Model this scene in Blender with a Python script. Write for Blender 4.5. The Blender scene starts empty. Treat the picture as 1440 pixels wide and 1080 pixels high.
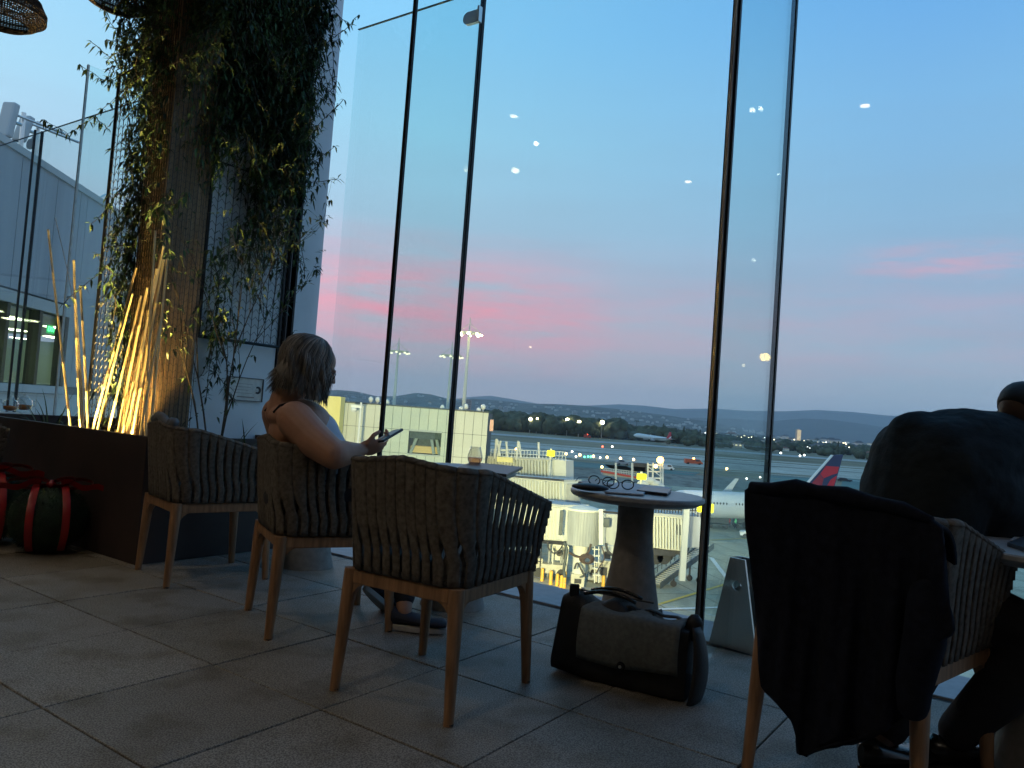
import bpy, math, random
from mathutils import Vector, Matrix, noise
random.seed(7)
V = Vector
S = bpy.context.scene
COL = S.collection
F = 1081.0; CX = 720.0; CY = 540.0
PIT = math.radians(2.4); ROL = math.radians(4.2); EYE = 1.02
GZ = -14.3                      # apron level below the terrace floor

# ---------------------------------------------------------------- geometry helpers
def ray(x, y):
    a = (x-CX)/F; b = -(y-CY)/F
    c, s = math.cos(ROL), math.sin(ROL)
    a2 = a*c-b*s; b2 = a*s+b*c
    return V((a2, math.cos(PIT)-b2*math.sin(PIT), math.sin(PIT)+b2*math.cos(PIT)))
CAM = V((0, 0, EYE))
def AT(x, y, Y):
    d = ray(x, y); return CAM + d*(Y/d.y)
def FL(x, y, z=0.0):
    d = ray(x, y); return CAM + d*((z-EYE)/d.z)
A35 = math.radians(35)
UV_ = V((math.cos(A35), -math.sin(A35), 0)); WV_ = V((math.sin(A35), math.cos(A35), 0))
def D(u, w, z=0.0): return UV_*u + WV_*w + V((0, 0, z))
def inv(p): return (p.dot(UV_), p.dot(WV_), p.z)
def RW(x, y, w):
    d = ray(x, y); return CAM + d*(w/d.dot(WV_))
def RU(x, y, u):
    d = ray(x, y); return CAM + d*(u/d.dot(UV_))
def RP(x, y, P, az):            # ray against the vertical plane through P running along azimuth az
    t = V((math.sin(az), math.cos(az), 0)); n = V((t.y, -t.x, 0)); d = ray(x, y)
    return CAM + d*((P-CAM).dot(n)/d.dot(n))

def frames(pts, up=V((0, 0, 1))):
    out = []
    n = len(pts)
    for i in range(n):
        t = (pts[min(i+1, n-1)]-pts[max(i-1, 0)])
        t = t.normalized() if t.length > 1e-9 else V((0, 0, 1))
        u = up if abs(t.dot(up)) < 0.95 else V((1, 0, 0)) if abs(t.x) < .9 else V((0, 1, 0))
        if out:
            u = out[-1][1]
            u = (u - t*u.dot(t))
            if u.length < 1e-4: u = V((1, 0, 0))
        s = u.cross(t).normalized() if not out else None
        if out:
            b = u.normalized(); s = b.cross(t).normalized()
        else:
            b = t.cross(s).normalized()
        out.append((t, b, s))
    return out

class MB:
    def __init__(self): self.v = []; self.f = []; self.mi = []; self.m = 0
    def face(self, *i): self.f.append(tuple(i)); self.mi.append(self.m)
    def poly(self, pts):
        o = len(self.v); self.v += [V(p) for p in pts]; self.face(*range(o, o+len(pts)))
    def box(self, c, s, R=None):
        c = V(c); hx, hy, hz = s[0]/2, s[1]/2, s[2]/2
        P = [V((x, y, z)) for z in (-hz, hz) for x, y in ((-hx, -hy), (hx, -hy), (hx, hy), (-hx, hy))]
        if R is not None: P = [R @ p for p in P]
        self.hexa([c+p for p in P])
    def hexa(self, P):           # bottom four counter-clockwise, then top four
        o = len(self.v); self.v += [V(p) for p in P]
        for q in ((3, 2, 1, 0), (4, 5, 6, 7), (0, 1, 5, 4), (1, 2, 6, 5), (2, 3, 7, 6), (3, 0, 4, 7)):
            self.face(*[o+i for i in q])
    def dbox(self, u0, u1, w0, w1, z0, z1):
        self.hexa([D(u0, w0, z0), D(u1, w0, z0), D(u1, w1, z0), D(u0, w1, z0), D(u0, w0, z1), D(u1, w0, z1), D(u1, w1, z1), D(u0, w1, z1)])
    def tube(self, pts, r, n=8, cap=True, flat=1.0, up=V((0, 0, 1))):
        pts = [V(p) for p in pts]
        rr = r if isinstance(r, (list, tuple)) else [r]*len(pts)
        fr = frames(pts, up); o = len(self.v)
        for p, q, (t, b, s) in zip(pts, rr, fr):
            for k in range(n):
                a = 2*math.pi*k/n
                self.v.append(p + s*(q*math.cos(a)) + b*(q*flat*math.sin(a)))
        for i in range(len(pts)-1):
            for k in range(n):
                a = o+i*n+k; b_ = o+i*n+(k+1) % n
                self.face(a, b_, b_+n, a+n)
        if cap:
            self.face(*[o+k for k in range(n)][::-1]); self.face(*[o+(len(pts)-1)*n+k for k in range(n)])
    def lathe(self, prof, c=(0, 0, 0), n=32, cap=True, sx=1, sy=1):
        c = V(c); o = len(self.v)
        for r, z in prof:
            for k in range(n):
                a = 2*math.pi*k/n
                self.v.append(c+V((r*sx*math.cos(a), r*sy*math.sin(a), z)))
        for i in range(len(prof)-1):
            for k in range(n):
                a = o+i*n+k; b = o+i*n+(k+1) % n
                self.face(a, b, b+n, a+n)
        if cap:
            self.face(*[o+k for k in range(n)][::-1]); self.face(*[o+(len(prof)-1)*n+k for k in range(n)])
    def ball(self, c, r, n=12, m=8, R=None, disp=None):
        c = V(c); r = V(r) if isinstance(r, (tuple, list, Vector)) else V((r, r, r))
        o = len(self.v)
        for i in range(m+1):
            th = math.pi*i/m
            for k in range(n):
                a = 2*math.pi*k/n
                d = V((math.sin(th)*math.cos(a), math.sin(th)*math.sin(a), math.cos(th)))
                p = V((d.x*r.x, d.y*r.y, d.z*r.z))
                if disp: p = p*disp(d)
                if R is not None: p = R @ p
                self.v.append(c+p)
        for i in range(m):
            for k in range(n):
                a = o+i*n+k; b = o+i*n+(k+1) % n
                self.face(a, a+n, b+n, b)
    def prism(self, poly, d):    # polygon (3-D points) extruded by vector d
        d = V(d); o = len(self.v); n = len(poly)
        self.v += [V(p) for p in poly]+[V(p)+d for p in poly]
        self.face(*[o+i for i in range(n)]); self.face(*[o+n+i for i in range(n)][::-1])
        for i in range(n):
            j = (i+1) % n; self.face(o+j, o+i, o+n+i, o+n+j)
    def grid(self, rows):
        o = len(self.v); n = len(rows[0])
        for r in rows: self.v += [V(p) for p in r]
        for i in range(len(rows)-1):
            for k in range(n-1):
                a = o+i*n+k; self.face(a, a+1, a+n+1, a+n)
    def build(self, name, mat, parent=None, smooth=False, bevel=0, world=True, angle=None, fix=True):
        me = bpy.data.meshes.new(name)
        off = V((0, 0, 0))
        o = bpy.data.objects.new(name, me)
        if parent is not None:
            o.parent = parent
            if world: off = abs_loc(parent)
        me.from_pydata([tuple(p-off) for p in self.v], [], self.f)
        ms = mat if isinstance(mat, (list, tuple)) else [mat]
        for m in ms: me.materials.append(m)
        if len(ms) > 1: me.polygons.foreach_set('material_index', self.mi)
        me.validate()
        if fix:
            import bmesh
            bm = bmesh.new(); bm.from_mesh(me); bmesh.ops.recalc_face_normals(bm, faces=bm.faces); bm.to_mesh(me); bm.free()
        if smooth:
            if angle is None: me.shade_smooth()
            else:
                me.shade_smooth(); me.set_sharp_from_angle(angle=math.radians(angle))
        if bevel:
            b = o.modifiers.new('bevel', 'BEVEL'); b.width = bevel; b.segments = 2; b.limit_method = 'ANGLE'; b.angle_limit = math.radians(40)
        COL.objects.link(o)
        return o

def abs_loc(o):
    p = V((0, 0, 0))
    while o is not None: p = p + o.location; o = o.parent
    return p
def tag(o, label=None, cat=None, group=None, kind=None):
    if label: o['label'] = label
    if cat: o['category'] = cat
    if group: o['group'] = group
    if kind: o['kind'] = kind
    return o
def empty(name, loc, label, cat, group=None, rz=0):
    o = bpy.data.objects.new(name, None); COL.objects.link(o)
    o.location = loc; o.rotation_euler = (0, 0, rz); o.empty_display_size = .1
    return tag(o, label, cat, group)
def kids(o): return [c for c in bpy.data.objects if c.parent == o]
def copy_tree(o, parent=None):
    c = o.copy(); COL.objects.link(c); c.parent = parent
    for k in kids(o): copy_tree(k, c)
    return c

# ---------------------------------------------------------------- materials
def mat(name, col, rough=.6, metal=0., var=.15, scale=20., bump=0., bscale=None, emit=None, estr=0., spec=.5, island=None, coord='Object', col2=None, detail=6, stretch=None, thresh=None, sheen=0):
    m = bpy.data.materials.new(name); m.use_nodes = True
    nt = m.node_tree; ns = nt.nodes; L = nt.links
    b = ns['Principled BSDF']
    b.inputs['Roughness'].default_value = rough; b.inputs['Metallic'].default_value = metal
    b.inputs['Specular IOR Level'].default_value = spec
    tc = ns.new('ShaderNodeTexCoord'); src = tc.outputs[coord]
    if stretch:
        mp = ns.new('ShaderNodeMapping'); mp.inputs['Scale'].default_value = stretch; L.new(src, mp.inputs[0]); src = mp.outputs[0]
    nz = ns.new('ShaderNodeTexNoise'); nz.inputs['Scale'].default_value = scale; nz.inputs['Detail'].default_value = detail
    L.new(src, nz.inputs['Vector'])
    cr = ns.new('ShaderNodeValToRGB')
    c1 = [max(0, c*(1-var)) for c in col]; c2 = [min(1, c*(1+var)) for c in (col2 or col)]
    cr.color_ramp.elements[0].color = (*c1, 1); cr.color_ramp.elements[1].color = (*c2, 1)
    lo, hi = thresh or (.3, .7)
    cr.color_ramp.elements[0].position = lo; cr.color_ramp.elements[1].position = hi
    L.new(nz.outputs['Fac'], cr.inputs[0]); L.new(cr.outputs[0], b.inputs['Base Color'])
    if island:
        ge = ns.new('ShaderNodeNewGeometry'); r2_ = ns.new('ShaderNodeMapRange'); r2_.inputs[3].default_value = island[0]; r2_.inputs[4].default_value = island[1]
        L.new(ge.outputs['Random Per Island'], r2_.inputs[0]); hm_ = ns.new('ShaderNodeVectorMath'); hm_.operation = 'SCALE'
        L.new(cr.outputs[0], hm_.inputs[0]); L.new(r2_.outputs[0], hm_.inputs['Scale']); L.new(hm_.outputs[0], b.inputs['Base Color'])
    if sheen: b.inputs['Sheen Weight'].default_value = sheen
    if bump:
        n2 = ns.new('ShaderNodeTexNoise'); n2.inputs['Scale'].default_value = bscale or scale*3; n2.inputs['Detail'].default_value = 5
        L.new(src, n2.inputs['Vector'])
        bp = ns.new('ShaderNodeBump'); bp.inputs['Strength'].default_value = bump; bp.inputs['Distance'].default_value = .01
        L.new(n2.outputs['Fac'], bp.inputs['Height']); L.new(bp.outputs[0], b.inputs['Normal'])
    if emit:
        b.inputs['Emission Color'].default_value = (*emit, 1); b.inputs['Emission Strength'].default_value = estr
    return m
def glassmat(name, tint=(.93, .97, .98), refl=1.0, rough=0.0):
    m = bpy.data.materials.new(name); m.use_nodes = True
    nt = m.node_tree; ns = nt.nodes; L = nt.links; ns.clear()
    out = ns.new('ShaderNodeOutputMaterial'); tr = ns.new('ShaderNodeBsdfTransparent'); gl = ns.new('ShaderNodeBsdfGlossy')
    gl.inputs['Roughness'].default_value = rough; tr.inputs[0].default_value = (*tint, 1)
    lw = ns.new('ShaderNodeLayerWeight'); lw.inputs[0].default_value = .5
    pw_ = ns.new('ShaderNodeMath'); pw_.operation = 'POWER'; pw_.inputs[1].default_value = 5; L.new(lw.outputs['Facing'], pw_.inputs[0])
    fr = ns.new('ShaderNodeMath'); fr.operation = 'MULTIPLY_ADD'; fr.inputs[1].default_value = .96; fr.inputs[2].default_value = .038; L.new(pw_.outputs[0], fr.inputs[0])
    mu = ns.new('ShaderNodeMath'); mu.operation = 'MULTIPLY'; mu.inputs[1].default_value = refl
    # faint smears left by cleaning
    nz = ns.new('ShaderNodeTexNoise'); nz.inputs['Scale'].default_value = 3; tc = ns.new('ShaderNodeTexCoord')
    mp = ns.new('ShaderNodeMapping'); mp.inputs['Scale'].default_value = (1, 1, .3)
    L.new(tc.outputs['Object'], mp.inputs[0]); L.new(mp.outputs[0], nz.inputs['Vector'])
    ad = ns.new('ShaderNodeMath'); ad.operation = 'MULTIPLY_ADD'; ad.inputs[1].default_value = .25; ad.inputs[2].default_value = .87
    L.new(nz.outputs['Fac'], ad.inputs[0])
    m2 = ns.new('ShaderNodeMath'); m2.operation = 'MULTIPLY'
    L.new(fr.outputs[0], mu.inputs[0]); L.new(mu.outputs[0], m2.inputs[0]); L.new(ad.outputs[0], m2.inputs[1])
    mx = ns.new('ShaderNodeMixShader')
    L.new(m2.outputs[0], mx.inputs[0]); L.new(tr.outputs[0], mx.inputs[1]); L.new(gl.outputs[0], mx.inputs[2]); L.new(mx.outputs[0], out.inputs[0])
    return m
def emat(name, col, s):
    m = bpy.data.materials.new(name); m.use_nodes = True
    b = m.node_tree.nodes['Principled BSDF']; b.inputs['Base Color'].default_value = (*[c*.5 for c in col], 1)
    b.inputs['Emission Color'].default_value = (*col, 1); b.inputs['Emission Strength'].default_value = s
    return m

M = {}
M['rope'] = mat('woven_strap', (.145, .125, .105), .9, var=.35, scale=60, bump=.6, bscale=500, spec=.2, island=(.86, 1.12))
M['wood'] = mat('teak', (.30, .165, .085), .5, var=.35, scale=9, bump=.15, stretch=(6, 6, .8), bscale=60)
M['cushion'] = mat('cushion', (.035, .033, .032), .9, bump=.3, bscale=400)
M['foot'] = mat('foot_pad', (.03, .03, .03), .6)
M['tabletop'] = mat('stone_top', (.34, .34, .34), .38, var=.12, scale=40, bump=.05)
M['pedestal'] = mat('concrete_pedestal', (.23, .215, .20), .8, var=.15, scale=30, bump=.2, bscale=200)
M['white_wall'] = mat('white_render', (.74, .76, .78), .8, var=.06, scale=5, bump=.05)
M['black_metal'] = mat('black_metal', (.018, .018, .02), .45, metal=.5, var=.2)
M['steel'] = mat('brushed_steel', (.72, .69, .64), .33, metal=1., var=.1, scale=60, stretch=(1, 1, 20), bump=.03)
M['paleedge'] = mat('polished_glass_edge', (.50, .58, .58), .2)
M['planter'] = mat('dark_planter', (.035, .022, .020), .6, var=.4, scale=3, bump=.1)
M['soil'] = mat('soil', (.03, .022, .015), .95, var=.5, scale=60, bump=1)
M['bamboo'] = mat('bamboo_cane', (.74, .60, .34), .45, var=.12, scale=6, stretch=(20, 20, 1), bump=.1)
M['column'] = mat('column_timber', (.30, .19, .10), .6, var=.45, scale=5, stretch=(14, 14, .6), bump=.4, bscale=20)
M['mesh'] = mat('trellis_wire', (.03, .03, .03), .5, metal=.6)
M['leaf'] = mat('leaf', (.022, .045, .018), .5, var=.6, scale=3, col2=(.05, .09, .03), spec=.3, island=(.45, 1.6))
M['leaf2'] = mat('blade_leaf', (.05, .085, .025), .5, var=.5, scale=5, spec=.3)
M['stem'] = mat('stem', (.06, .045, .03), .8)
M['pine'] = mat('fir_needles', (.012, .03, .014), .8, var=.5, scale=10)
M['ribbon'] = mat('red_ribbon', (.30, .007, .010), .35, var=.2, scale=8, spec=.6)
M['wicker'] = mat('wicker', (.055, .035, .022), .7, var=.4, scale=30, bump=.4)
M['glass'] = glassmat('screen_glass', (.945, .985, .985), 1.0)
M['finglass'] = glassmat('fin_glass', (.925, .978, .975), .9)
M['clear'] = glassmat('clear_glass', (.93, .93, .92), 2.2)
M['ceiling'] = mat('ceiling_paint', (.10, .09, .08), .9, var=.1)
M['interior'] = mat('interior_wall', (.06, .05, .045), .9, var=.2)
M['bagblack'] = mat('black_nylon', (.012, .012, .014), .55, var=.3, scale=30, bump=.3, bscale=250)
M['bagflap'] = mat('grey_canvas', (.125, .135, .13), .85, var=.2, scale=60, bump=.4, bscale=500)
M['jacket'] = mat('navy_wool', (.009, .011, .020), .95, var=.3, scale=40, bump=.3, bscale=500, spec=.15)
M['shirt'] = mat('black_shirt', (.020, .028, .034), .9, var=.25, scale=10, bump=.3, bscale=40, spec=.2)
M['skin'] = mat('skin', (.36, .185, .12), .55, var=.08, scale=12, bump=.05, bscale=90)
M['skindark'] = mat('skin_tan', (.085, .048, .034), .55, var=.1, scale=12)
M['hair'] = mat('ash_hair', (.155, .142, .128), .55, var=.45, scale=18, stretch=(1, 1, .15), spec=.35, island=(.45, 1.7))
M['hairblack'] = mat('black_hair', (.008, .007, .006), .6, bump=.5, bscale=300)
M['top'] = mat('pale_top', (.42, .45, .52), .8, var=.08, bump=.1)
M['trouser'] = mat('dark_trousers', (.018, .018, .024), .9, bump=.2)
M['shoe'] = mat('navy_shoe', (.015, .018, .035), .7)
M['sole'] = mat('pale_sole', (.45, .43, .42), .6)
M['leather'] = mat('black_leather', (.010, .010, .010), .25, spec=.6)
M['phone'] = mat('phone_case', (.015, .015, .02), .3)
M['screen'] = emat('phone_screen', (.55, .65, .7), .5)
M['paper'] = mat('paper', (.52, .53, .56), .7)
M['menu'] = mat('dark_folder', (.03, .032, .04), .4)
M['spectacle'] = mat('spectacle_frame', (.006, .006, .008), .25)
M['tea'] = mat('tea', (.35, .12, .02), .1)

# ---------------------------------------------------------------- camera
cam = bpy.data.cameras.new('camera'); co = bpy.data.objects.new('camera', cam); COL.objects.link(co)
c, s = math.cos(ROL), math.sin(ROL); sp, cp = math.sin(PIT), math.cos(PIT)
X = V((c, -s*sp, s*cp)); Yv = V((-s, -c*sp, c*cp)); Z = V((0, -cp, -sp))
co.matrix_world = Matrix(((X.x, Yv.x, Z.x, 0), (X.y, Yv.y, Z.y, 0), (X.z, Yv.z, Z.z, EYE), (0, 0, 0, 1)))
cam.sensor_width = 36; cam.lens = F/1440*36; cam.clip_start = .05; cam.clip_end = 60000
S.camera = co

# ---------------------------------------------------------------- terrace floor
def floor_mat():
    m = bpy.data.materials.new('terrace_tiles'); m.use_nodes = True
    nt = m.node_tree; ns = nt.nodes; L = nt.links; b = ns['Principled BSDF']
    tc = ns.new('ShaderNodeTexCoord')
    def nz(sc, det=4):
        n = ns.new('ShaderNodeTexNoise'); n.inputs['Scale'].default_value = sc; n.inputs['Detail'].default_value = det
        L.new(tc.outputs['Object'], n.inputs['Vector']); return n.outputs['Fac']
    def ramp(f, a, b_, ca, cb):
        r = ns.new('ShaderNodeValToRGB'); r.color_ramp.elements[0].position = a; r.color_ramp.elements[1].position = b_
        r.color_ramp.elements[0].color = (*ca, 1); r.color_ramp.elements[1].color = (*cb, 1); L.new(f, r.inputs[0]); return r.outputs[0]
    def mul(x, y):
        k = ns.new('ShaderNodeMix'); k.data_type = 'RGBA'; k.blend_type = 'MULTIPLY'; k.inputs[0].default_value = 1
        L.new(x, k.inputs[6]); L.new(y, k.inputs[7]); return k.outputs[2]
    base = ramp(nz(1.3), .3, .7, (.215, .197, .170), (.285, .267, .240))
    spk = ramp(nz(190, 2), .42, .58, (.50, .48, .45), (1.30, 1.30, 1.28))
    fine = ramp(nz(420, 2), .35, .6, (.8, .8, .8), (1.12, 1.12, 1.12))
    stain = ramp(nz(4.5, 6), .36, .50, (.74, .70, .63), (1, 1, 1))
    geo = ns.new('ShaderNodeNewGeometry'); per = ramp(geo.outputs['Random Per Island'], 0, 1, (.86, .85, .83), (1.08, 1.08, 1.09))
    blot = ramp(nz(2.1, 8), .55, .72, (1, 1, 1), (.80, .77, .72))
    L.new(mul(mul(mul(mul(mul(base, spk), fine), stain), per), blot), b.inputs['Base Color'])
    rr = ns.new('ShaderNodeMapRange'); rr.inputs[3].default_value = .46; rr.inputs[4].default_value = .78
    L.new(nz(7, 5), rr.inputs[0]); L.new(rr.outputs[0], b.inputs['Roughness'])
    bp = ns.new('ShaderNodeBump'); bp.inputs['Strength'].default_value = .25; bp.inputs['Distance'].default_value = .004
    L.new(nz(230, 3), bp.inputs['Height']); L.new(bp.outputs[0], b.inputs['Normal'])
    return m
M['tile'] = floor_mat()
M['grout'] = mat('joint', (.05, .046, .042), .9, var=.4, scale=30)
g = MB(); g.dbox(-14, 8, -6, 4.08, -.30, -.008); tag(g.build('floor', M['grout']), kind='structure')
T = .605; tl = MB()
for i in range(-20, 16):
    for j in range(-14, 4):
        u0 = -1.951+T*i; w0 = 1.818+T*j+.004
        w1 = w0+T-.008
        if w0 > 3.6: continue
        if w1 > 3.66: w1 = 3.655
        if u0 < -13 or u0 > 6.5: continue
        dz = random.uniform(-.0012, .0012)
        tl.dbox(u0+.0028, u0+T-.0028, w0-.001, w1+.001, -.03, dz)
tag(tl.build('paving', M['tile'], bevel=.004), kind='structure')
# drain slot and perimeter kerb strip
M['kerb'] = mat('pale_kerb', (.36, .37, .39), .6, var=.1, scale=20, bump=.1)
g = MB(); g.dbox(-13, 7, 3.685, 4.085, -.25, .004); tag(g.build('kerb_strip', M['kerb'], bevel=.004), kind='structure')

# ---------------------------------------------------------------- building shell round the viewer
sh = MB(); sh.dbox(-14, 8, -6, 3.0, 4.8, 5.05)
tag(sh.build('terrace_roof', M['ceiling']), 'dark ceiling slab over the seating terrace', 'ceiling')
sh = MB(); sh.dbox(-14, 8, -6.2, -6.0, -.3, 5.0); tag(sh.build('back_wall', M['interior']), 'dark lounge wall closing the terrace behind the seats', 'wall')
sh = MB(); sh.dbox(-14.2, -14.0, -6.2, 1.2, -.3, 5.0); tag(sh.build('side_wall', M['interior']), 'dark end wall of the lounge far to the left', 'wall')
sh = MB(); sh.dbox(7.8, 8.0, -6.0, 3.4, -.3, 4.8); tag(sh.build('side_wall', M['interior']), 'dark end wall of the lounge on the right', 'wall')

# ---------------------------------------------------------------- glass wind screen
GW = 4.107; GH = 4.0
def pane(u0, u1, label):
    m = MB(); m.dbox(u0+.008, u1-.008, GW-.008, GW+.008, .03, GH)
    o = m.build('glass_screen', M['glass']); tag(o, label, 'glass panel', 'glass panels of the wind screen')
    e = MB(); e.dbox(u0+.002, u1-.002, GW-.009, GW+.009, GH+.001, GH+.006)
    e.build('edge_trim', M['black_metal'], o, world=False)
    return o
US = [-12.4, -10.0, -7.46, -4.86]
pane(US[0], US[1], 'glass screen panel at the far left edge beside the grey terminal')
pane(US[1], US[2], 'glass screen panel behind the tea table left of the canes')
pane(US[2], -5.2, 'glass screen panel behind the leafy trellis and bamboo canes')
pane(-4.62, -3.36, 'glass screen panel beside the white pier above the seated woman')
pane(-3.36, -1.20, 'wide glass screen panel between the two black ribs, in front of the jet bridges')
pane(-1.20, 1.25, 'glass screen panel right of the double black rib, in front of the red tail fin')
pane(1.25, 3.7, 'glass screen panel at the right edge past the leaning man')
def fin(u, w1, w2, label, wa, wb, em='black_metal'):
    r = empty('glass_fin', D(u, GW, 0), label, 'glass fin', 'vertical glass ribs of the wind screen')
    m = MB(); m.dbox(u-.010, u+.010, w1+.006, w2-.012, .02, GH); m.build('fin_glass', M['finglass'], r)
    m = MB(); m.dbox(u-wa, u+wa, w1-.012, w1+.006, .0, GH+.002)
    m.build('inner_edge', M[em], r)
    m = MB(); m.dbox(u-wb, u+wb, w2-.014, w2+.012, 0.0, GH+.01); m.build('joint_strip', M['black_metal' if wb > .013 else em], r)
    return r
fin(-7.46, 3.40, GW, 'pale edged glass rib standing left of the bamboo canes', .010, .012, 'paleedge')
f1 = fin(-3.36, 3.44, GW, 'glass rib with thin black edges rising right of the woman', .013, .015)
f2 = fin(-1.20, 3.25, GW, 'glass rib with thick double black edge behind the bags', .018, .014)
f0 = fin(-10.0, 4.03, GW, 'glass rib with black edge and steel clamp at the far left', .014, .016)
m = MB(); m.dbox(-1.20-.006, -1.20+.006, 3.22, 3.238, 0, GH+.002); m.build('reveal_line', M['steel'], f2)
def clamp(px, py, W, sc, par, lab):
    p = RW(px, py, W); m = MB()
    R = Matrix.Rotation(-A35, 3, 'Z')
    prof = []
    for k in range(17):
        a = math.pi*k/16
        prof.append(V((-.028*sc-math.sin(a)*.026*sc, 0, math.cos(a)*.026*sc)))
    prof += [V((.028*sc, 0, -.026*sc)), V((.028*sc, 0, .026*sc))]
    m.prism([p+R @ q-WV_*.045 for q in prof], WV_*.03)
    m.box(p-WV_*.045+UV_*.032*sc, (.010*sc, .04, .065*sc), R)
    m.build('steel_clamp', M['steel'], par, smooth=True, angle=40, bevel=.003)
clamp(671, 27, GW, 1.75, f1, '')
clamp(49, 203, GW, 2.3, f0, '')

# steel shoe that holds the foot of the right rib
pa = FL(997, 903); pb = FL(1063, 923)
ax = (pb-pa).normalized(); nn = V((-ax.y, ax.x, 0))
r = empty('steel_shoe', (pa+pb)/2, 'polished steel A-shaped shoe with a round hole holding the glass rib behind the bags', 'steel bracket')
wd = (pb-pa).length
m = MB()
# plate with a hole: ring of quads between the trapezoid outline and a circle
tw = wd*.30; H = .425
cx = wd*.47
outl = []
corners = [(0, 0), (wd, 0), (cx+tw*.62, H), (cx-tw*.42, H)]
def edgept(t):
    t = t % 4; i = int(t); f = t-i; a = corners[i]; b = corners[(i+1) % 4]
    return (a[0]+(b[0]-a[0])*f, a[1]+(b[1]-a[1])*f)
hc = (cx+.012, H*.70); N = 48
def P3(q, d): return pa+ax*q[0]+V((0, 0, q[1]))+nn*d
angs = []
import itertools
ring_o = []; ring_i = []
for k in range(N):
    a = 2*math.pi*k/N; dx, dz = math.cos(a), math.sin(a); best = 1e9
    for i in range(4):
        x1, z1 = corners[i]; x2, z2 = corners[(i+1) % 4]
        ex, ez = x2-x1, z2-z1; den = dx*ez-dz*ex
        if abs(den) < 1e-9: continue
        t = ((x1-hc[0])*ez-(z1-hc[1])*ex)/den; q = ((x1-hc[0])*dz-(z1-hc[1])*dx)/den
        if t > 0 and -1e-6 <= q <= 1+1e-6: best = min(best, t)
    ring_o.append((hc[0]+dx*best, hc[1]+dz*best)); ring_i.append((hc[0]+dx*.024, hc[1]+dz*.024))
for i in range(4):           # snap nearest sample to each corner
    k = min(range(N), key=lambda j: (ring_o[j][0]-corners[i][0])**2+(ring_o[j][1]-corners[i][1])**2); ring_o[k] = corners[i]
for off in (0.0, .075):
    o = len(m.v)
    for d in (off, off+.012):
        m.v += [P3(q, d) for q in ring_o]+[P3(q, d) for q in ring_i]
    for k in range(N):
        j = (k+1) % N
        m.face(o+k, o+j, o+N+j, o+N+k); m.face(o+2*N+k, o+3*N+k, o+3*N+j, o+2*N+j)
        m.face(o+k, o+2*N+k, o+2*N+j, o+j); m.face(o+N+k, o+N+j, o+3*N+j, o+3*N+k)
m.build('plate', M['steel'], r)
m = MB()
m.hexa([P3((-.001, 0), .013), P3((.03, 0), .013), P3((.03, 0), .074), P3((-.001, 0), .074),
        P3((cx-tw*.42-.001, H), .013), P3((cx-tw*.42+.03, H), .013), P3((cx-tw*.42+.03, H), .074), P3((cx-tw*.42-.001, H), .074)])
m.build('side_block', M['black_metal'], r)

# ---------------------------------------------------------------- pier, column, trellis, plaque
UW = -4.80
r = empty('wall_pier', D(UW, 3.6, 0), 'white rendered wall pier behind the trellis, next to the glass', 'wall')
m = MB(); m.dbox(UW-.25, UW, 2.93, 3.72, 0, 7.5); m.build('wall_face', M['white_wall'], r, bevel=.004)
m = MB(); m.dbox(UW-.25, UW-.012, 3.86, 4.10, 0, 7.5); m.build('end_return', M['white_wall'], r, bevel=.004)
m = MB(); m.dbox(UW-.2, UW-.05, 3.72, 3.86, 0, 7.5); m.build('shadow_gap', M['black_metal'], r)
for a in (3.725, 3.775, 3.835):
    m = MB(); m.dbox(UW-.048, UW+.012, a, a+.018, 0, 7.5); m.build('gap_rail', M['black_metal'], r)
r = empty('column', D(-4.84, 2.83, 0), 'square timber column glowing amber at its foot behind the canes', 'column')
m = MB(); m.dbox(-4.98, -4.70, 2.68, 2.99, .3, 7.5); m.build('shaft', M['column'], r, bevel=.006)
m = MB()
for k in range(11):
    z0 = .7
    uu = -4.975+.027*k
    m.dbox(uu, uu+.003, 2.670, 2.673, z0, 4.6)
for k in range(11):
    ww = 2.68+.031*k
    m.dbox(-4.690, -4.687, ww, ww+.003, z0, 4.6)
for k in range(90):
    zz = .72+.043*k
    m.tube([D(-4.98+.0175*i, 2.671, zz+(.010 if i % 2 else -.010)) for i in range(17)], .0014, 3, cap=False)
    m.tube([D(-4.689, 2.68+.0195*i, zz+(.010 if i % 2 else -.010)) for i in range(17)], .0014, 3, cap=False)
m.build('wire_mesh', M['mesh'], r)

def trellis(name, P, du, width, z0, z1, label, step=.055):
    r = empty(name, P(0, z0), label, 'trellis')
    m = MB()
    for t in (0, width): m.tube([P(t, z0), P(t, z1)], .012, 6)
    m.tube([P(-.01, z0), P(width+.01, z0)], .012, 6); m.tube([P(-.01, z1), P(width+.01, z1)], .012, 6)
    m.tube([P(-.01, (z0+z1)*.5), P(width+.01, (z0+z1)*.5)], .006, 6)
    m.build('frame', M['black_metal'], r)
    m = MB(); n = int(width/step)
    for i in range(1, n): m.tube([P(i*width/n, z0), P(i*width/n, z1)], .0028, 4)
    nz_ = int((z1-z0)/(step*1.0))
    for k in range(nz_):
        zz = z0+step*k
        m.tube([P(i*width/(2*n), zz+(step*.55 if i % 2 else 0)) for i in range(2*n+1)], .0022, 3, cap=False)
    m.build('wire_grid', M['mesh'], r)
    return r
pa_ = inv(RU(278, 475, UW+.06)); pb_ = inv(RU(398, 487, UW+.06)); pt_ = inv(RU(437, 50, UW+.06))
trellis('trellis', lambda t, z: D(UW+.06, pa_[1]+t, z), 0, pb_[1]-pa_[1], (pa_[2]+pb_[2])/2, pt_[2]+.02, 'dark wire trellis hung on the white pier and overgrown with vine')
q0 = inv(RW(160, 470, 2.98)); 
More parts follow.
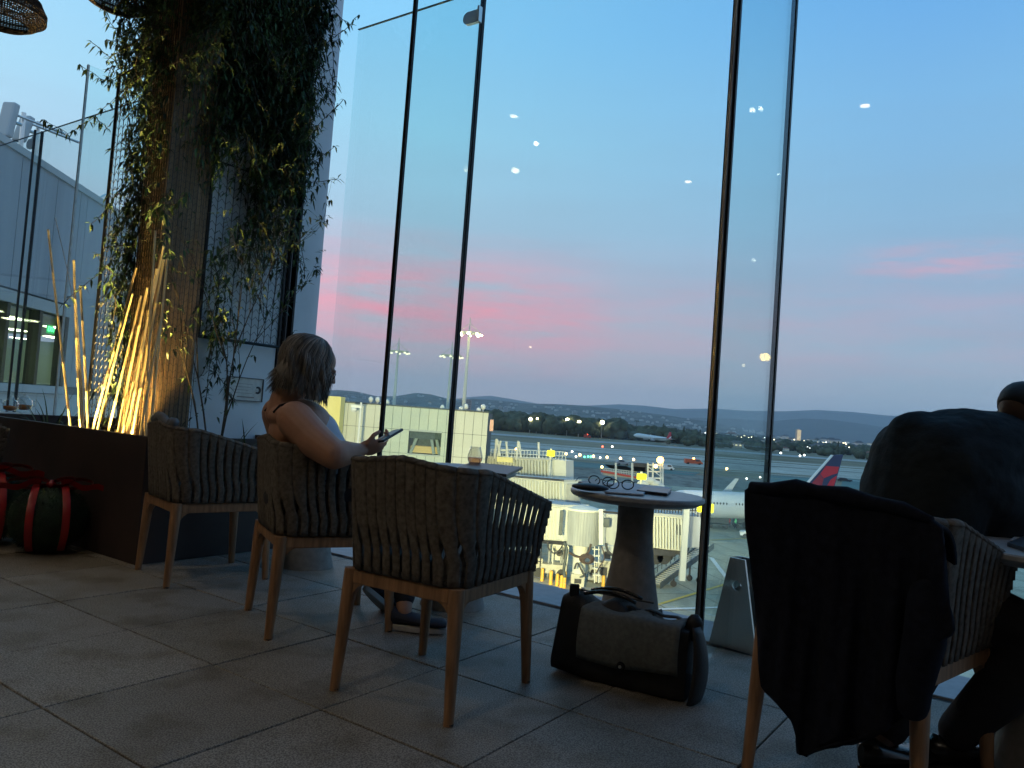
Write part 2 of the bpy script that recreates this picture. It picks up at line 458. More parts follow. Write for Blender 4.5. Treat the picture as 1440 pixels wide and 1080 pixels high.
trellis('trellis', lambda t, z: D(-5.02-t, 2.74, z), 0, .52, .75, 3.25, 'dark wire trellis standing left of the timber column')

# framed plaque on the pier
c4 = [RU(318, 562, UW+.012), RU(368, 566, UW+.012), RU(371, 533, UW+.012), RU(321, 529, UW+.012)]
w0, w1_ = inv(c4[0])[1], inv(c4[1])[1]; z0, z1 = (c4[0].z+c4[1].z)/2, (c4[2].z+c4[3].z)/2
r = empty('wall_plaque', D(UW+.01, (w0+w1_)/2, z0), 'small pale framed notice with a dark round emblem on the white pier', 'plaque')
m = MB(); 
m.dbox(UW+.001, UW+.020, w0, w0+.012, z0, z1); m.dbox(UW+.001, UW+.020, w1_-.006, w1_, z0, z1)
m.dbox(UW+.001, UW+.020, w0+.012, w1_-.006, z0, z0+.006); m.dbox(UW+.001, UW+.020, w0+.012, w1_-.006, z1-.006, z1)
m.build('frame', mat('plaque_frame', (.10, .10, .10), .5), r)
m = MB(); m.dbox(UW+.001, UW+.012, w0+.012, w1_-.006, z0+.006, z1-.006); m.build('sheet', mat('plaque_sheet', (.70, .66, .60), .6, var=.12, scale=30), r)
m = MB()
W_, Hh = w1_-w0, z1-z0
def wz(a, b): return (w0+W_*a, z0+Hh*b)
for k in range(4):
    a0, b0 = wz(.16+.03*(k % 2), .72-.13*k); a1, b1 = wz(.70-.06*(k % 3), .735-.13*k)
    m.dbox(UW+.012, UW+.0135, a0, a1, b0, b1)
a0, b0 = wz(.28, .15); a1, b1 = wz(.76, .20); m.dbox(UW+.012, UW+.0145, a0, a1, b0, b1)
m.build('writing', mat('faded_ink', (.36, .28, .25), .7), r)
m = MB(); cc = wz(.85, .5)
ring = [D(UW+.0125, cc[0]+.028*math.cos(a), cc[1]+.028*math.sin(a)) for a in [math.radians(k) for k in range(-130, 131, 12)]]
ring += [D(UW+.0125, cc[0]-.003+.014*math.cos(a), cc[1]+.014*math.sin(a)) for a in [math.radians(k) for k in range(120, -121, -12)]]
m.prism(ring, UV_*.002); m.lathe([(.008, 0), (.008, .001)], D(UW+.0125, cc[0]-.016, cc[1]), 10)
m.build('emblem', mat('emblem_ink', (.03, .03, .04), .6), r)

# ---------------------------------------------------------------- planter
r = empty('planter', D(-5.0, 2.6, 0), 'long dark brown planter box filled with bamboo canes', 'planter')
m = MB()
PH = .745
m.dbox(-6.9, -4.30, 2.48, 2.515, 0, PH); m.dbox(-4.335, -4.30, 2.515, 3.62, 0, PH); m.dbox(-6.9, -4.335, 3.60, 3.635, 0, PH); m.dbox(-6.9, -6.865, 2.515, 3.60, 0, PH)
m.build('box', M['planter'], r, bevel=.003)
m = MB()
rows = []
for i in range(14):
    rows.append([D(-6.86+2.52*k/30, 2.516+1.08*i/13, .44+random.uniform(-.015, .02)) for k in range(31)])
m.grid(rows); m.build('soil_bed', M['soil'], r, fix=False)

canes = [((68,325),(101,617),2.62,.011),((104,368),(115,622),2.66,.012),((113,404),(124,624),2.62,.011),((106,415),(118,622),2.78,.009),
 ((191,379),(127,616),2.66,.010),((186,415),(133,624),2.62,.010),((198,418),(147,628),2.62,.010),((189,438),(136,620),2.8,.009),
 ((207,407),(163,630),2.60,.011),((230,348),(168,632),2.62,.010),((218,327),(214,420),2.58,.009),((235,367),(212,597),2.60,.009),
 ((220,380),(175,632),2.60,.010),((213,362),(163,610),2.85,.009),((230,367),(181,632),2.58,.010),((227,445),(195,634),2.56,.010),
 ((203,470),(170,628),2.75,.009),((212,440),(188,632),2.70,.008)]
for i, (a, b, w, rad) in enumerate(canes):
    top = RW(a[0], a[1], w); bot = RW(b[0], b[1], w)
    d = (bot-top); 
    bot = top + d*((top.z-.40)/(top.z-bot.z)) if bot.z < top.z else bot
    m = MB(); n = 16; pts = []; rr = []
    bow = V((random.uniform(-.01, .01), 0, 0))
    for k in range(n+1):
        t = k/n; p = bot.lerp(top, t)+bow*math.sin(t*math.pi)
        pts.append(p); rr.append(rad*.86*(1.06-.22*t))
        if k % 3 == 1:
            dd = (top-bot).normalized()*.004
            pts += [p+dd, p+dd*2, p+dd*3]; rr += [rad*.86*(1.06-.22*t)*1.13, rad*.86*(1.06-.22*t)*1.13, rad*.86*(1.05-.22*t)]
    m.tube(pts, rr, 8)
    side = 'left bundle of four canes' if i < 4 else 'dense right bundle of canes'
    lab = ['far left leaning cane standing apart from the rest', 'tallest upright cane in the left bundle', 'second upright cane in the left bundle', 'thin short cane in the left bundle behind its neighbours',
           'left outermost cane of the right bundle leaning right', 'second cane from the left in the right bundle', 'cane third from the left in the right bundle', 'thin cane at the back of the right bundle',
           'cane with flat pale top in the middle of the right bundle', 'long cane of the right bundle reaching highest beside the column', 'upright short cane end crossing the tops before the column', 'cane farthest right against the amber column',
           'cane crossing others in the middle of the right bundle', 'slanting cane behind the right bundle', 'steep cane near the right side of the bundle', 'lowest cane beside the rear chair back', 'rear cane low in the right bundle', 'thin steep cane in front of the timber column'][i]
    tag(m.build('bamboo_cane', M['bamboo'], smooth=True), lab+', lit yellow', 'bamboo cane', 'bamboo canes in the planter')
# thin wire stake
m = MB(); m.tube([RW(78, 307, 2.9), RW(95, 380, 2.9), RW(108, 447, 2.9), RW(122, 600, 2.9)], .0035, 5)
tag(m.build('garden_stake', mat('stake', (.5, .5, .5), .4)), 'thin pale stake rising between the left canes', 'stake')

# leaf helper
def leaf(m, p, d, L_, w, up=V((0, 0, 1)), droop=.3):
    d = d.normalized(); s = d.cross(up)
    if s.length < .05: s = V((1, 0, 0))
    s.normalize(); n = s.cross(d)
    a = p; b = p+d*L_*.35+n*L_*.05; e = p+d*L_-V((0, 0, 1))*L_*droop
    o = len(m.v); mid = p+d*L_*.68-V((0, 0, 1))*L_*droop*.4
    m.v += [a, b+s*w/2, b-n*w*.15, b-s*w/2, mid+s*w*.36, mid-s*w*.36, e]
    m.face(o, o+1, o+2); m.face(o, o+2, o+3); m.face(o+1, o+4, o+2); m.face(o+2, o+4, o+5); m.face(o+2, o+5, o+3); m.face(o+4, o+6, o+5)

def blades(base, n, L_, label, w=.012, lean=None):
    m = MB()
    for i in range(n):
        a = random.uniform(0, 6.28); le = L_*random.uniform(.6, 1.1); out = random.uniform(.25, .9)
        dr = V((math.cos(a), math.sin(a), 0)); s = V((-dr.y, dr.x, 0)); rows = []
        for k in range(9):
            t = k/8
            p = base+dr*(.02+le*out*t*t*.8+le*.2*t)+V((0, 0, le*(t*1.1-out*.95*t*t)))
            ww = w*(1-t**2.2)+.0008
            rows.append([p-s*ww/2, p+V((0, 0, -ww*.2)), p+s*ww/2])
        m.grid(rows)
    return tag(m.build('grass_plant', M['leaf2'], fix=False), label, 'plant', 'strap-leaved plants in the planter')
def PL(x, y, w, z=.45): p = RW(x, y, w); return V((p.x, p.y, z))
blades(PL(72, 600, 2.82), 40, .62, 'arching strap-leaved plant at the foot of the far left cane', .012)
blades(PL(320, 600, 2.85), 34, .50, 'dark strap-leaved plant below the plaque on the pier', .011)
blades(PL(352, 600, 3.2), 34, .46, 'dark strap-leaved plant half hidden behind the woman', .014)
blades(PL(150, 600, 3.1), 26, .44, 'strap-leaved plant low between the two bundles of canes', .010)

# shrub with bare stems in front of the pier
r = empty('climbing_shrub', PL(295, 600, 2.98), 'spindly bare-stemmed shrub climbing before the pier by the plaque', 'shrub')
m = MB(); tips = []
def twig(p, d, L_, rad, dep):
    pts = [p]; q = p.copy(); dd = d.normalized(); n = 6
    for k in range(n):
        dd = (dd+V((random.uniform(-.16, .16), random.uniform(-.16, .16), random.uniform(-.03, .12)))).normalized()
        q = q+dd*L_/n; pts.append(q.copy())
        if dep < 3 and random.random() < .5 and k > 0: twig(q, dd+V((random.uniform(-.6, .6), random.uniform(-.6, .6), .1)), L_*.6, rad*.6, dep+1)
    m.tube(pts, [rad*(1-.6*k/n) for k in range(n+1)], 5); tips.append((pts[-1], dd)); tips.append((pts[3], dd))
for a, b in (((300, 640), (270, 380)), ((300, 640), (320, 470)), ((305, 640), (300, 400)), ((298, 640), (262, 500))):
    p0 = PL(a[0], a[1], 2.95); p1 = RW(b[0], b[1], 2.95); twig(p0, p1-p0, (p1-p0).length, .0075, 0)
m.build('stems', M['stem'], r)
m = MB()
for p, d in tips:
    for k in range(5): leaf(m, p+V((random.uniform(-.04, .04),)*3), V((random.uniform(-1, 1), random.uniform(-1, 1), random.uniform(-.7, .5))), .055, .016)
m.build('leaves', M['leaf'], r, fix=False)

# ---------------------------------------------------------------- vines
def vine(name, label, pts_fn, n_stems, n_leaves, root, hang=True, lsz=.06):
    r = empty(name, root, label, 'vine'); m = MB(); ml = MB()
    for k in range(n_stems):
        p = pts_fn(); q = [p.copy()]; d = V((random.uniform(-.3, .3), random.uniform(-.3, .3), -1 if random.random() < .7 else .6))
        for j in range(8):
            d = (d+V((random.uniform(-.3, .3), random.uniform(-.3, .3), random.uniform(-.2, .1)))).normalized(); p = p+d*.06; q.append(p.copy())
        m.tube(q, .0024, 4, cap=False)
        for w in q[1:]:
            for e in range(3): leaf(ml, w, V((random.uniform(-1, 1), random.uniform(-1, 1), random.uniform(-1.1, .3))), lsz*random.uniform(.6, 1.2), lsz*.27)
    for k in range(n_leaves):
        leaf(ml, pts_fn(), V((random.uniform(-1, 1), random.uniform(-1, 1), random.uniform(-1.3, .4))), lsz*random.uniform(.5, 1.6), lsz*random.uniform(.22, .40))
    m.build('stems', M['stem'], r); ml.build('leaves', M['leaf'], r, fix=False)
    return r, m, ml
wL, wR, zB, zT = pa_[1], pb_[1], (pa_[2]+pb_[2])/2, pt_[2]
def on_wall():
    while True:
        t = random.random(); w = wL-.05+(wR-wL+.12)*t; z = zB+(zT-zB+.35)*random.random()
        h = (z-zB)/(zT-zB)
        dens = min(1, .12+1.5*max(0, h-.12))*(1.0-.35*t)
        if noise.noise(V((w*3, z*2, 3)))*.8+dens > random.random()*.95+.18:
            return D(UW+.06+random.uniform(-.02, .16)*(1 if h > .3 else .5), w, z)
vine('wall_vine', 'dense dark climbing vine covering the trellis on the white pier', on_wall, 300, 9000, D(UW+.1, 3.2, .66), lsz=.054)
def on_col():
    while True:
        z = 2.4+2.6*random.random(); h = (z-2.4)/2.6; a = random.random()
        if .08+h*1.6 > random.random():
            if a < .5: return D(-4.68+random.uniform(0, .12), 2.68+.34*random.random(), z)
            return D(-4.98+.32*random.random(), 2.66-random.uniform(0, .10), z)
vine('column_vine', 'dark leafy vine wrapping the upper half of the timber column', on_col, 110, 3600, D(-4.78, 2.58, .66), lsz=.050)
def on_left():
    while True:
        t = random.random(); z = .95+3.7*random.random()
        zz = z
        width = .16+.30*max(0, min(1, (zz-2.6)/1.2))+(.12 if 1.7 < zz < 2.1 else 0)
        if random.random() > min(1, .32+(zz-.9)*.33): continue
        if noise.noise(V((t*4, z*2.2, 9))) < -.28: continue
        return D(-4.98-width*1.35*t**1.1, 2.72+random.uniform(-.08, .12), z)
vine('trellis_vine', 'loose dark vine on the trellis left of the column, leaves against the sky', on_left, 110, 3800, D(-5.3, 2.75, .66), lsz=.060)
# long wandering shoots
def shoot(px, w, label, lsz=.055):
    pts = [RW(x, y, w) for x, y in px]
    r = empty('vine_shoot', pts[0], label, 'vine', 'free vine shoots'); m = MB(); ml = MB()
    fine = []
    for a, b in zip(pts, pts[1:]):
        for k in range(6): fine.append(a.lerp(b, k/6)+V((0, 0, .006*math.sin(k))))
    fine.append(pts[-1])
    m.tube(fine, .0022, 4); m.build('stem', M['stem'], r)
    for i, p in enumerate(fine):
        if i % 2 == 0:
            for e in range(4): leaf(ml, p, V((random.uniform(-1, 1), random.uniform(-.5, .5), random.uniform(-1.2, -.1))), lsz*random.uniform(.8, 1.35), lsz*.36)
    ml.build('leaves', M['leaf'], r, fix=False)
shoot([(200, 100), (165, 115), (140, 110), (112, 90)], 2.9, 'thin vine shoot curling up to the left at the top of the trellis', .05)
shoot([(185, 110), (155, 145), (125, 170), (95, 188), (62, 168)], 2.9, 'longest vine shoot trailing left over the glass')
shoot([(190, 80), (165, 60), (150, 55)], 2.9, 'short leafy shoot high on the left of the column', .06)
shoot([(175, 150), (150, 180), (135, 165)], 2.9, 'hanging shoot below the long one left of the trellis', .05)
shoot([(440, 60), (455, 40), (470, 20), (488, 30)], 3.9, 'vine shoot reaching over the pier corner to the right', .06)
shoot([(440, 55), (460, 60), (476, 55)], 3.9, 'vine shoot hanging in front of the pier edge', .06)
shoot([(425, 180), (440, 200), (452, 215), (446, 235)], 3.8, 'small shoot sticking out beside the pier rails', .05)
shoot([(180, 290), (165, 310), (160, 330)], 2.9, 'rounded leafy shoot low on the left trellis', .06)
shoot([(228, 340), (236, 310), (225, 285), (240, 265)], 2.54, 'leafy tip lit yellow above the canes', .05)
shoot([(210, 300), (222, 290), (250, 285), (262, 270)], 2.54, 'second leafy tip lit yellow against the column', .05)
# top spill over frame top
def on_top():
    a = random.random()
    x = 200+270*a; y = -30+random.random()*70
    return RU(x, y, UW+.16) if x > 320 else RW(x, y, 2.75)
vine('crown_vine', 'mass of dark vine foliage at the top of the column and pier', on_top, 80, 2600, RU(330, 0, UW+.2), lsz=.055)

# ---------------------------------------------------------------- chairs
def make_chair():
    r = empty('woven_chair', (0, 0, 0), 'x', 'chair')
    hw, yb, yf, rc = .228, -.252, .250, .075
    zs = .437
    # perimeter path: left front -> left back corner -> back -> right back corner -> right front
    def per(s):              # s 0..1 -> (x, y, nx, ny, side factor)
        segs = [yf-yb-rc, rc*math.pi/2, 2*(hw-rc), rc*math.pi/2, yf-yb-rc]; tot = sum(segs); d = s*tot
        if d <= segs[0]: return (-hw, yf-d, -1, 0, 1-(d/segs[0]))
        d -= segs[0]
        if d <= segs[1]:
            a = d/rc; return (-hw+rc-rc*math.cos(a), yb+rc-rc*math.sin(a), -math.cos(a), -math.sin(a), 0)
        d -= segs[1]
        if d <= segs[2]: return (-hw+rc+d, yb, 0, -1, 0)
        d -= segs[2]
        if d <= segs[3]:
            a = d/rc; return (hw-rc+rc*math.sin(a), yb+rc-rc*math.cos(a), math.sin(a), -math.cos(a), 0)
        d -= segs[3]
        return (hw, yb+rc+d, 1, 0, d/segs[4])
    def railz(s):
        x, y, nx, ny, f = per(s); g = min(1, abs(x)/hw) if f == 0 else 1
        return .848-.026*g-.132*f
    def P(s, t, off=0):      # t 0 seat .. 1 rail
        s = min(max(s, 0), 1)
        x, y, nx, ny, f = per(s); fl = .012+.038*t
        if f > 0.0: y += -.012*t*(1-f)+.03*t*f
        z = zs+(railz(s)-zs)*t
        return V((x+nx*(fl+off), y+ny*(fl+off), z))
    # frame rails under the straps
    m = MB(); m.tube([P(i/48, .985) for i in range(49)], .013, 8)
    m.tube([P(0, .985), P(0, .5), P(0, .02)], .012, 6); m.tube([P(1, .985), P(1, .5), P(1, .02)], .012, 6)
    m.tube([P(i/48, .02) for i in range(49)], .010, 6); m.build('shell_frame', M['cushion'], r, smooth=True, world=False)
    # straps
    m = MB(); N = 33; L0 = 1.40; pitch = L0/N
    def ribbon(path_s, path_t, off, wd):
        rows = []
        for s_, t_, w_ in zip(path_s, path_t, wd):
            ds = w_/2/L0
            rows.append([P(s_-ds, t_, off), P(s_-ds*.6, t_, off+.0022), P(s_+ds*.6, t_, off+.0022), P(s_+ds, t_, off)])
        o = len(m.v); m.grid(rows)
    for i in range(N):
        s0 = (i+.5)/N
        isb = per(s0)[4] == 0
        up = 14
        # outer layer slants one way, inner layer the other, both wrap the rail at the top
        ts = [k/up for k in range(up+1)]
        sh_ = [min(3.0*(1-t)**3, 1.5)*.5/N for t in ts]
        jit = random.uniform(-.03, .03)/N
        wd = [pitch*(.97 if t > .9 else ((.98 if t > .42 else .74) if isb else .70)) for t in ts]
        ribbon([s0+jit+q for q in sh_], ts, .012, wd)
        ribbon([s0+jit-q for q in sh_], ts, -.011, wd)
        # wrap over the rail
        rows = []; ds = pitch*.95/2/L0
        for k in range(7):
            a = math.pi*k/6
            off = .0155*math.cos(a); dz = .016*math.sin(a)
            rows.append([P(s0-ds, .985, off)+V((0, 0, dz)), P(s0, .985, off*1.12)+V((0, 0, dz*1.12)), P(s0+ds, .985, off)+V((0, 0, dz))])
        m.grid(rows)
    # wraps round the front posts
    for sgn in (0, 1):
        for k in range(9):
            t = .04+.93*k/8; c_ = P(sgn, t)
            nrm = V((-1 if sgn == 0 else 1, 0, 0)); o = []
            for j in range(9):
                a = 2*math.pi*j/8; o.append(c_+nrm*(.016*math.cos(a))+V((0, 1, 0))*(.016*math.sin(a)))
            hh = V((0, 0, .018)); m.grid([[p-hh for p in o], [p*1.0+V((0, 0, 0)) for p in o], [p+hh for p in o]])
    ob = m.build('woven_shell', M['rope'], r, smooth=True, world=False, fix=False)
    sd = ob.modifiers.new('thick', 'SOLIDIFY'); sd.thickness = .0035; sd.offset = 0
    # cushion
    m = MB(); rows = []
    m.box((0, .0, zs+.035), (.42, .46, .065)); cu = m.build('seat_cushion', M['cushion'], r, world=False, bevel=.02)
    # timber frame
    m = MB()
    fz = .408; hz = .048
    m.box((0, yb+.0, fz), (2*hw-.04, .034, hz)); m.box((0, yf-.01, fz), (2*hw-.04, .034, hz))
    for sx in (-1, 1): m.box((sx*(hw-.002), 0, fz), (.034, yf-yb-.04, hz))
    m.build('seat_frame', M['wood'], r, world=False, bevel=.005)
    for sx in (-1, 1):
        for sy in (-1, 1):
            m = MB()
            y0 = yb if sy < 0 else yf-.01
            top = V((sx*(hw-.002), y0, .434)); ft = V((sx*(hw+.018), y0+sy*.022, .0))
            pts = []; rr = []
            for k in range(11):
                t = k/10; pts.append(top.lerp(ft, t)); rr.append(.030-.012*t if t > .15 else .0285+.001*t)
            m.tube(pts, rr, 12, flat=.92)
            # curved gussets into the rails
            for dx, dy in ((-sx, 0), (0, -sy)):
                dv = V((dx, dy, 0)); sid = V((dy, dx, 0))*.013
                base = top.copy(); base.z = .388
                cv = [base+dv*(.085-.070*math.cos(a))+V((0, 0, -.070*(1-math.sin(a)))) for a in [math.pi/2*q/6 for q in range(7)]]
                poly = [base+dv*.005]+[base+dv*.005+V((0, 0, -.070))]+cv
                m.prism([p-sid for p in poly], sid*2)
            leg = m.build('leg', M['wood'], r, smooth=True, angle=35, world=False)
            m2 = MB(); m2.lathe([(.0165, 0), (.0175, .008)], (ft.x, ft.y, 0), 10); m2.build('foot_pad', M['foot'], leg, world=False)
    return r
proto = make_chair()
def chair_from(Lp, Np, Rp, label, first=False):
    # N back-near corner, L back-far corner, R front-near corner  (local: N = (+x,-y), L = (-x,-y), R = (+x,+y))
    f = (Rp-Np).normalized(); sx = (Np-Lp).normalized()
    fx = (f+V((-sx.y, sx.x, 0))).normalized()
    rz = math.atan2(fx.y, fx.x)-math.pi/2
    c0 = (Lp+Rp)/2
    r = proto if first else copy_tree(proto)
    r.location = (c0.x, c0.y, 0); r.rotation_euler = (0, 0, rz)
    tag(r, label, 'chair', 'woven dining chairs'); return r
ch1 = chair_from(FL(465, 968), FL(633, 1013), FL(747, 960), 'empty woven chair nearest the camera, its back to the viewer', True)
ch2 = chair_from(FL(347, 858), FL(382, 897), FL(552, 888), 'woven chair the woman with the phone sits on')
ch3 = chair_from(FL(190, 800), FL(243, 823), FL(380, 815), 'empty woven chair in front of the dark planter')
# jacket chair at the right
N4 = FL(1297, 955, .41); R4 = FL(1412, 905, .41); N4.z = 0; R4.z = 0
f4 = (R4-N4).normalized(); l4 = V((-f4.y, f4.x, 0)); L4 = N4+l4*.46
R4 = N4+f4*.50
ch4 = chair_from(L4, N4, R4, 'woven chair at the right with a dark jacket hung over its back')
C0 = D(-5.95, 2.08, 0)
ch0 = copy_tree(proto); ch0.location = C0; ch0.rotation_euler = (0, 0, math.radians(-52)); tag(ch0, 'woven chair at the left edge behind the red bows', 'chair', 'woven dining chairs')
print('CH', [tuple(round(q, 2) for q in c_.location) + (round(math.degrees(c_.rotation_euler[2])),) for c_ in (ch1, ch2, ch3, ch4)])
# folded cloth on the rear chair's rail
m = MB()
for dx in (0, .05):
    pts = [ch3.matrix_basis @ V((-.15+.06*k+dx, -.29, .858+.025*math.sin(k*1.3))) for k in range(6)]
    m.tube(pts, .022, 8)
tag(m.build('folded_scarf', mat('scarf', (.12, .13, .14), .9), smooth=True), 'rolled grey scarf lying on the rear chair back', 'scarf')

# ---------------------------------------------------------------- tables
def make_table(loc, label, first=None):
    r = empty('pedestal_table', loc, label, 'table', 'round pedestal tables')
    m = MB(); m.lathe([(.02, .690), (.255, .690), (.284, .704), (.290, .712), (.290, .724), (.286, .729), (.02, .7295)], V(loc), 64); m.build('tabletop', M['tabletop'], r, smooth=True, angle=30)
    m = MB(); prof = [(.172, 0), (.172, .006)]
    for k in range(21):
        t = k/20; z = .006+.683*t
        rr = .078+(.17-.078)*max(0, 1-t/.80)**1.25 if t < .80 else .078
        prof.append((rr, z))
    m.lathe(prof, V(loc), 48); m.build('pedestal', M['pedestal'], r, smooth=True, angle=50)
    return r
t2c = FL(896, 692, .73); t2c.z = 0
b1 = FL(635, 862); T1 = b1+V((b1.x, b1.y, 0)).normalized()*.17; T1.z = 0
b0 = FL(428, 803); T0 = b0+V((b0.x, b0.y, 0)).normalized()*.17; T0.z = 0
make_table(t2c, 'round stone table with spectacles and papers, by the black bags')
make_table(T1, 'round stone table with wine glass and dark folder, right of the woman')
make_table(T0, 'round stone table whose foot shows between the two left chairs')
TL = FL(25, 581, .73); TL.z = 0
make_table(TL, 'round stone table carrying glass teapots at the left edge')
TR = FL(1490, 775, .73); TR.z = 0
make_table(TR, 'round stone table in front of the leaning man at the right edge')
# things on table 2
def on(px, py, z=.7295): return FL(px, py, z)
def slab(name, px, z, th, m_, label, cat, rz=0, group=None):
    pts = [FL(x, y, z) for x, y in px]; m = MB(); m.prism(pts, V((0, 0, th))); return tag(m.build(name, m_, bevel=.0015), label, cat, group)
slab('paper_sheet', [(838, 689), (915, 694), (945, 686), (870, 678)], .7305, .002, M['paper'], 'pale printed sheet under the spectacles on the round table', 'paper')
slab('paper_sheet', [(812, 684), (850, 690), (880, 682), (840, 676)], .733, .0015, M['paper'], 'second sheet at the left rim of the spectacles table', 'paper')
slab('mobile_phone', [(895, 692), (938, 697), (944, 691), (905, 686)], .7335, .010, M['phone'], 'dark phone lying at the front of the spectacles table', 'phone')
slab('notebook', [(813, 680), (835, 687), (862, 684), (835, 676)], .7350, .010, M['menu'], 'dark slim wallet at the left rim of the spectacles table', 'wallet')
def spectacles(c_, rz, label, parts=True, fold=False):
    r = empty('spectacles', c_, label, 'spectacles', rz=0); R = Matrix.Rotation(rz, 3, 'Z')
    for sx in (-1, 1):
        m = MB(); m.tube([c_+R @ V((sx*.034+.027*math.cos(a), 0, .024+.020*math.sin(a))) for a in [2*math.pi*k/20 for k in range(21)]], .0026, 6); m.build('rim', M['spectacle'], r)
        m = MB(); m.tube([c_+R @ V((sx*.064, 0, .034)), c_+R @ V((sx*.068, .05, .036)), c_+R @ V((sx*.066, .10, .036)), c_+R @ V((sx*.063, .135, .022))], .0019, 5); m.build('temple', M['spectacle'], r)
    m = MB(); m.tube([c_+R @ V((-.010, 0, .028)), c_+R @ V((0, 0, .032)), c_+R @ V((.010, 0, .028))], .0018, 5); m.build('bridge', M['spectacle'], r)
    return r
m = MB(); q = FL(830, 685, .7345+.016); m.ball(q, (.078, .034, .016), 24, 12, R=Matrix.Rotation(math.radians(-8), 3, 'Z')); tag(m.build('spectacle_case', M['menu'], smooth=True), 'dark oval case at the left of the spectacles table', 'case')
slab('booklet', [(850, 693), (905, 697), (912, 684), (862, 680)], .7330, .006, M['paper'], 'pale folded booklet beneath the open spectacles', 'booklet')
spectacles(FL(872, 689, .7405), math.radians(15), 'black framed spectacles standing open on the round table')
spectacles(FL(845, 684, .737), math.radians(150), 'second dark pair of spectacles behind the first on the round table')
# table 1
slab('menu_folder', [(640, 662), (712, 671), (735, 660), (662, 653)], .7305, .014, M['menu'], 'dark flat folder on the table with the wine glass', 'folder')
slab('napkin', [(598, 657), (640, 661), (655, 655), (615, 652)], .7305, .006, M['paper'], 'folded pale napkin beside the wine glass', 'napkin')
def glassware(c_, label):
    r = empty('wine_glass', c_, label, 'glass'); m = MB()
    m.lathe([(.004, .004), (.028, .008), (.040, .035), (.041, .055), (.034, .085), (.028, .108), (.0265, .108), (.032, .085), (.039, .055), (.038, .036), (.026, .011), (.003, .008)], c_, 32); m.build('bowl', M['clear'], r, smooth=True)
    m = MB(); m.lathe([(.003, .0085), (.0255, .0115), (.0375, .036), (.0385, .05), (.002, .05)], c_, 32); m.build('drink', glassmat('blush_wine', (.85, .62, .50), 2.0), r, smooth=True, angle=40)
glassware(FL(667, 656, .7305), 'stemless glass with a blush drink on the folder table')
# left table teapots
def teapot(c_, sc, label):
    r = empty('glass_teapot', c_, label, 'teapot', 'glass teapots on the left table')
    m = MB(); m.lathe([(.02*sc, 0), (.05*sc, .012*sc), (.06*sc, .045*sc), (.05*sc, .08*sc), (.028*sc, .098*sc)], c_, 24); m.build('body', M['clear'], r, smooth=True)
    m = MB(); m.lathe([(.018*sc, .004), (.046*sc, .014*sc), (.054*sc, .042*sc), (.01, .046*sc)], c_, 20); m.build('tea', M['tea'], r, smooth=True)
    m = MB(); m.lathe([(.03*sc, .098*sc), (.026*sc, .108*sc), (.008*sc, .114*sc), (.010*sc, .124*sc), (.004*sc, .13*sc)], c_, 20); m.build('lid', M['clear'], r, smooth=True)
    m = MB(); m.tube([c_+V((-.055*sc, 0, .05*sc)), c_+V((-.08*sc, 0, .07*sc)), c_+V((-.085*sc, 0, .095*sc))], .007*sc, 8); m.build('spout', M['clear'], r)
    m = MB(); m.tube([c_+V((.048*sc, 0, .08*sc)), c_+V((.085*sc, 0, .075*sc)), c_+V((.085*sc, 0, .035*sc)), c_+V((.056*sc, 0, .03*sc))], .005*sc, 8); m.build('handle', M['clear'], r)
teapot(FL(33, 577, .7305), 1.25, 'glass teapot with amber tea nearest the canes')
teapot(FL(14, 578, .7305), 1.1, 'glass teapot with amber tea nearer the left edge')
# right table things
slab('tablet', [(1416, 768), (1460, 782), (1485, 772), (1440, 758)], .7305, .012, M['menu'], 'dark tablet on the table at the right edge', 'tablet')
slab('paper_sheet', [(1420, 760), (1460, 765), (1470, 752), (1438, 748)], .7305, .004, M['paper'], 'pale sheet by the tablet at the right edge', 'paper')

# ---------------------------------------------------------------- bags
def remesh(o, size, smooth=4):
    a = o.modifiers.new('union', 'REMESH'); a.mode = 'VOXEL'; a.voxel_size = size; a.use_smooth_shade = True
    if smooth: b = o.modifiers.new('relax', 'SMOOTH'); b.factor = .5; b.iterations = smooth
    return o
p0 = FL(812, 955); p1 = FL(955, 990); ax = (p1-p0).normalized(); nb = V((-ax.y, ax.x, 0)); Lb = (p1-p0).length
r = empty('messenger_bag', (p0+p1)/2, 'black messenger bag with grey canvas flap standing on the floor', 'bag')
def BP(a, d, z): return p0+ax*(a*Lb)+nb*d+V((0, 0, z))
hb = .262
def bulge(a, z): return .018*math.sin(math.pi*min(max(a, 0), 1))*math.sin(math.pi*min(1, z/hb))
m = MB(); rows = []
for j in range(23):                       # cross-section loop swept along the length
    a = -.02+1.05*j/22
    e = 1 if 1 < j < 21 else (.94 if 0 < j < 22 else .80)
    sec = []
    for k in range(28):
        th = 2*math.pi*k/28; x_ = math.cos(th); y_ = math.sin(th)
        sx = math.copysign(abs(x_)**.28, x_); sy = math.copysign(abs(y_)**.28, y_)
        sag = .012*math.sin(a*9)+.006*math.sin(a*23+k)
        sec.append(BP(a, .075+sx*.078*e*(1-.25*(sy+1)/2), max(0.0, (hb/2)*(1+sy*(.82+.18*e))+(sag if sy > 0 else 0))))
    rows.append(sec+[sec[0]])
m.grid(rows); m.poly(rows[0][:-1]); m.poly(rows[-1][:-1])
m.build('body', M['bagblack'], r, smooth=True)
m = MB(); rows = []                       # flap
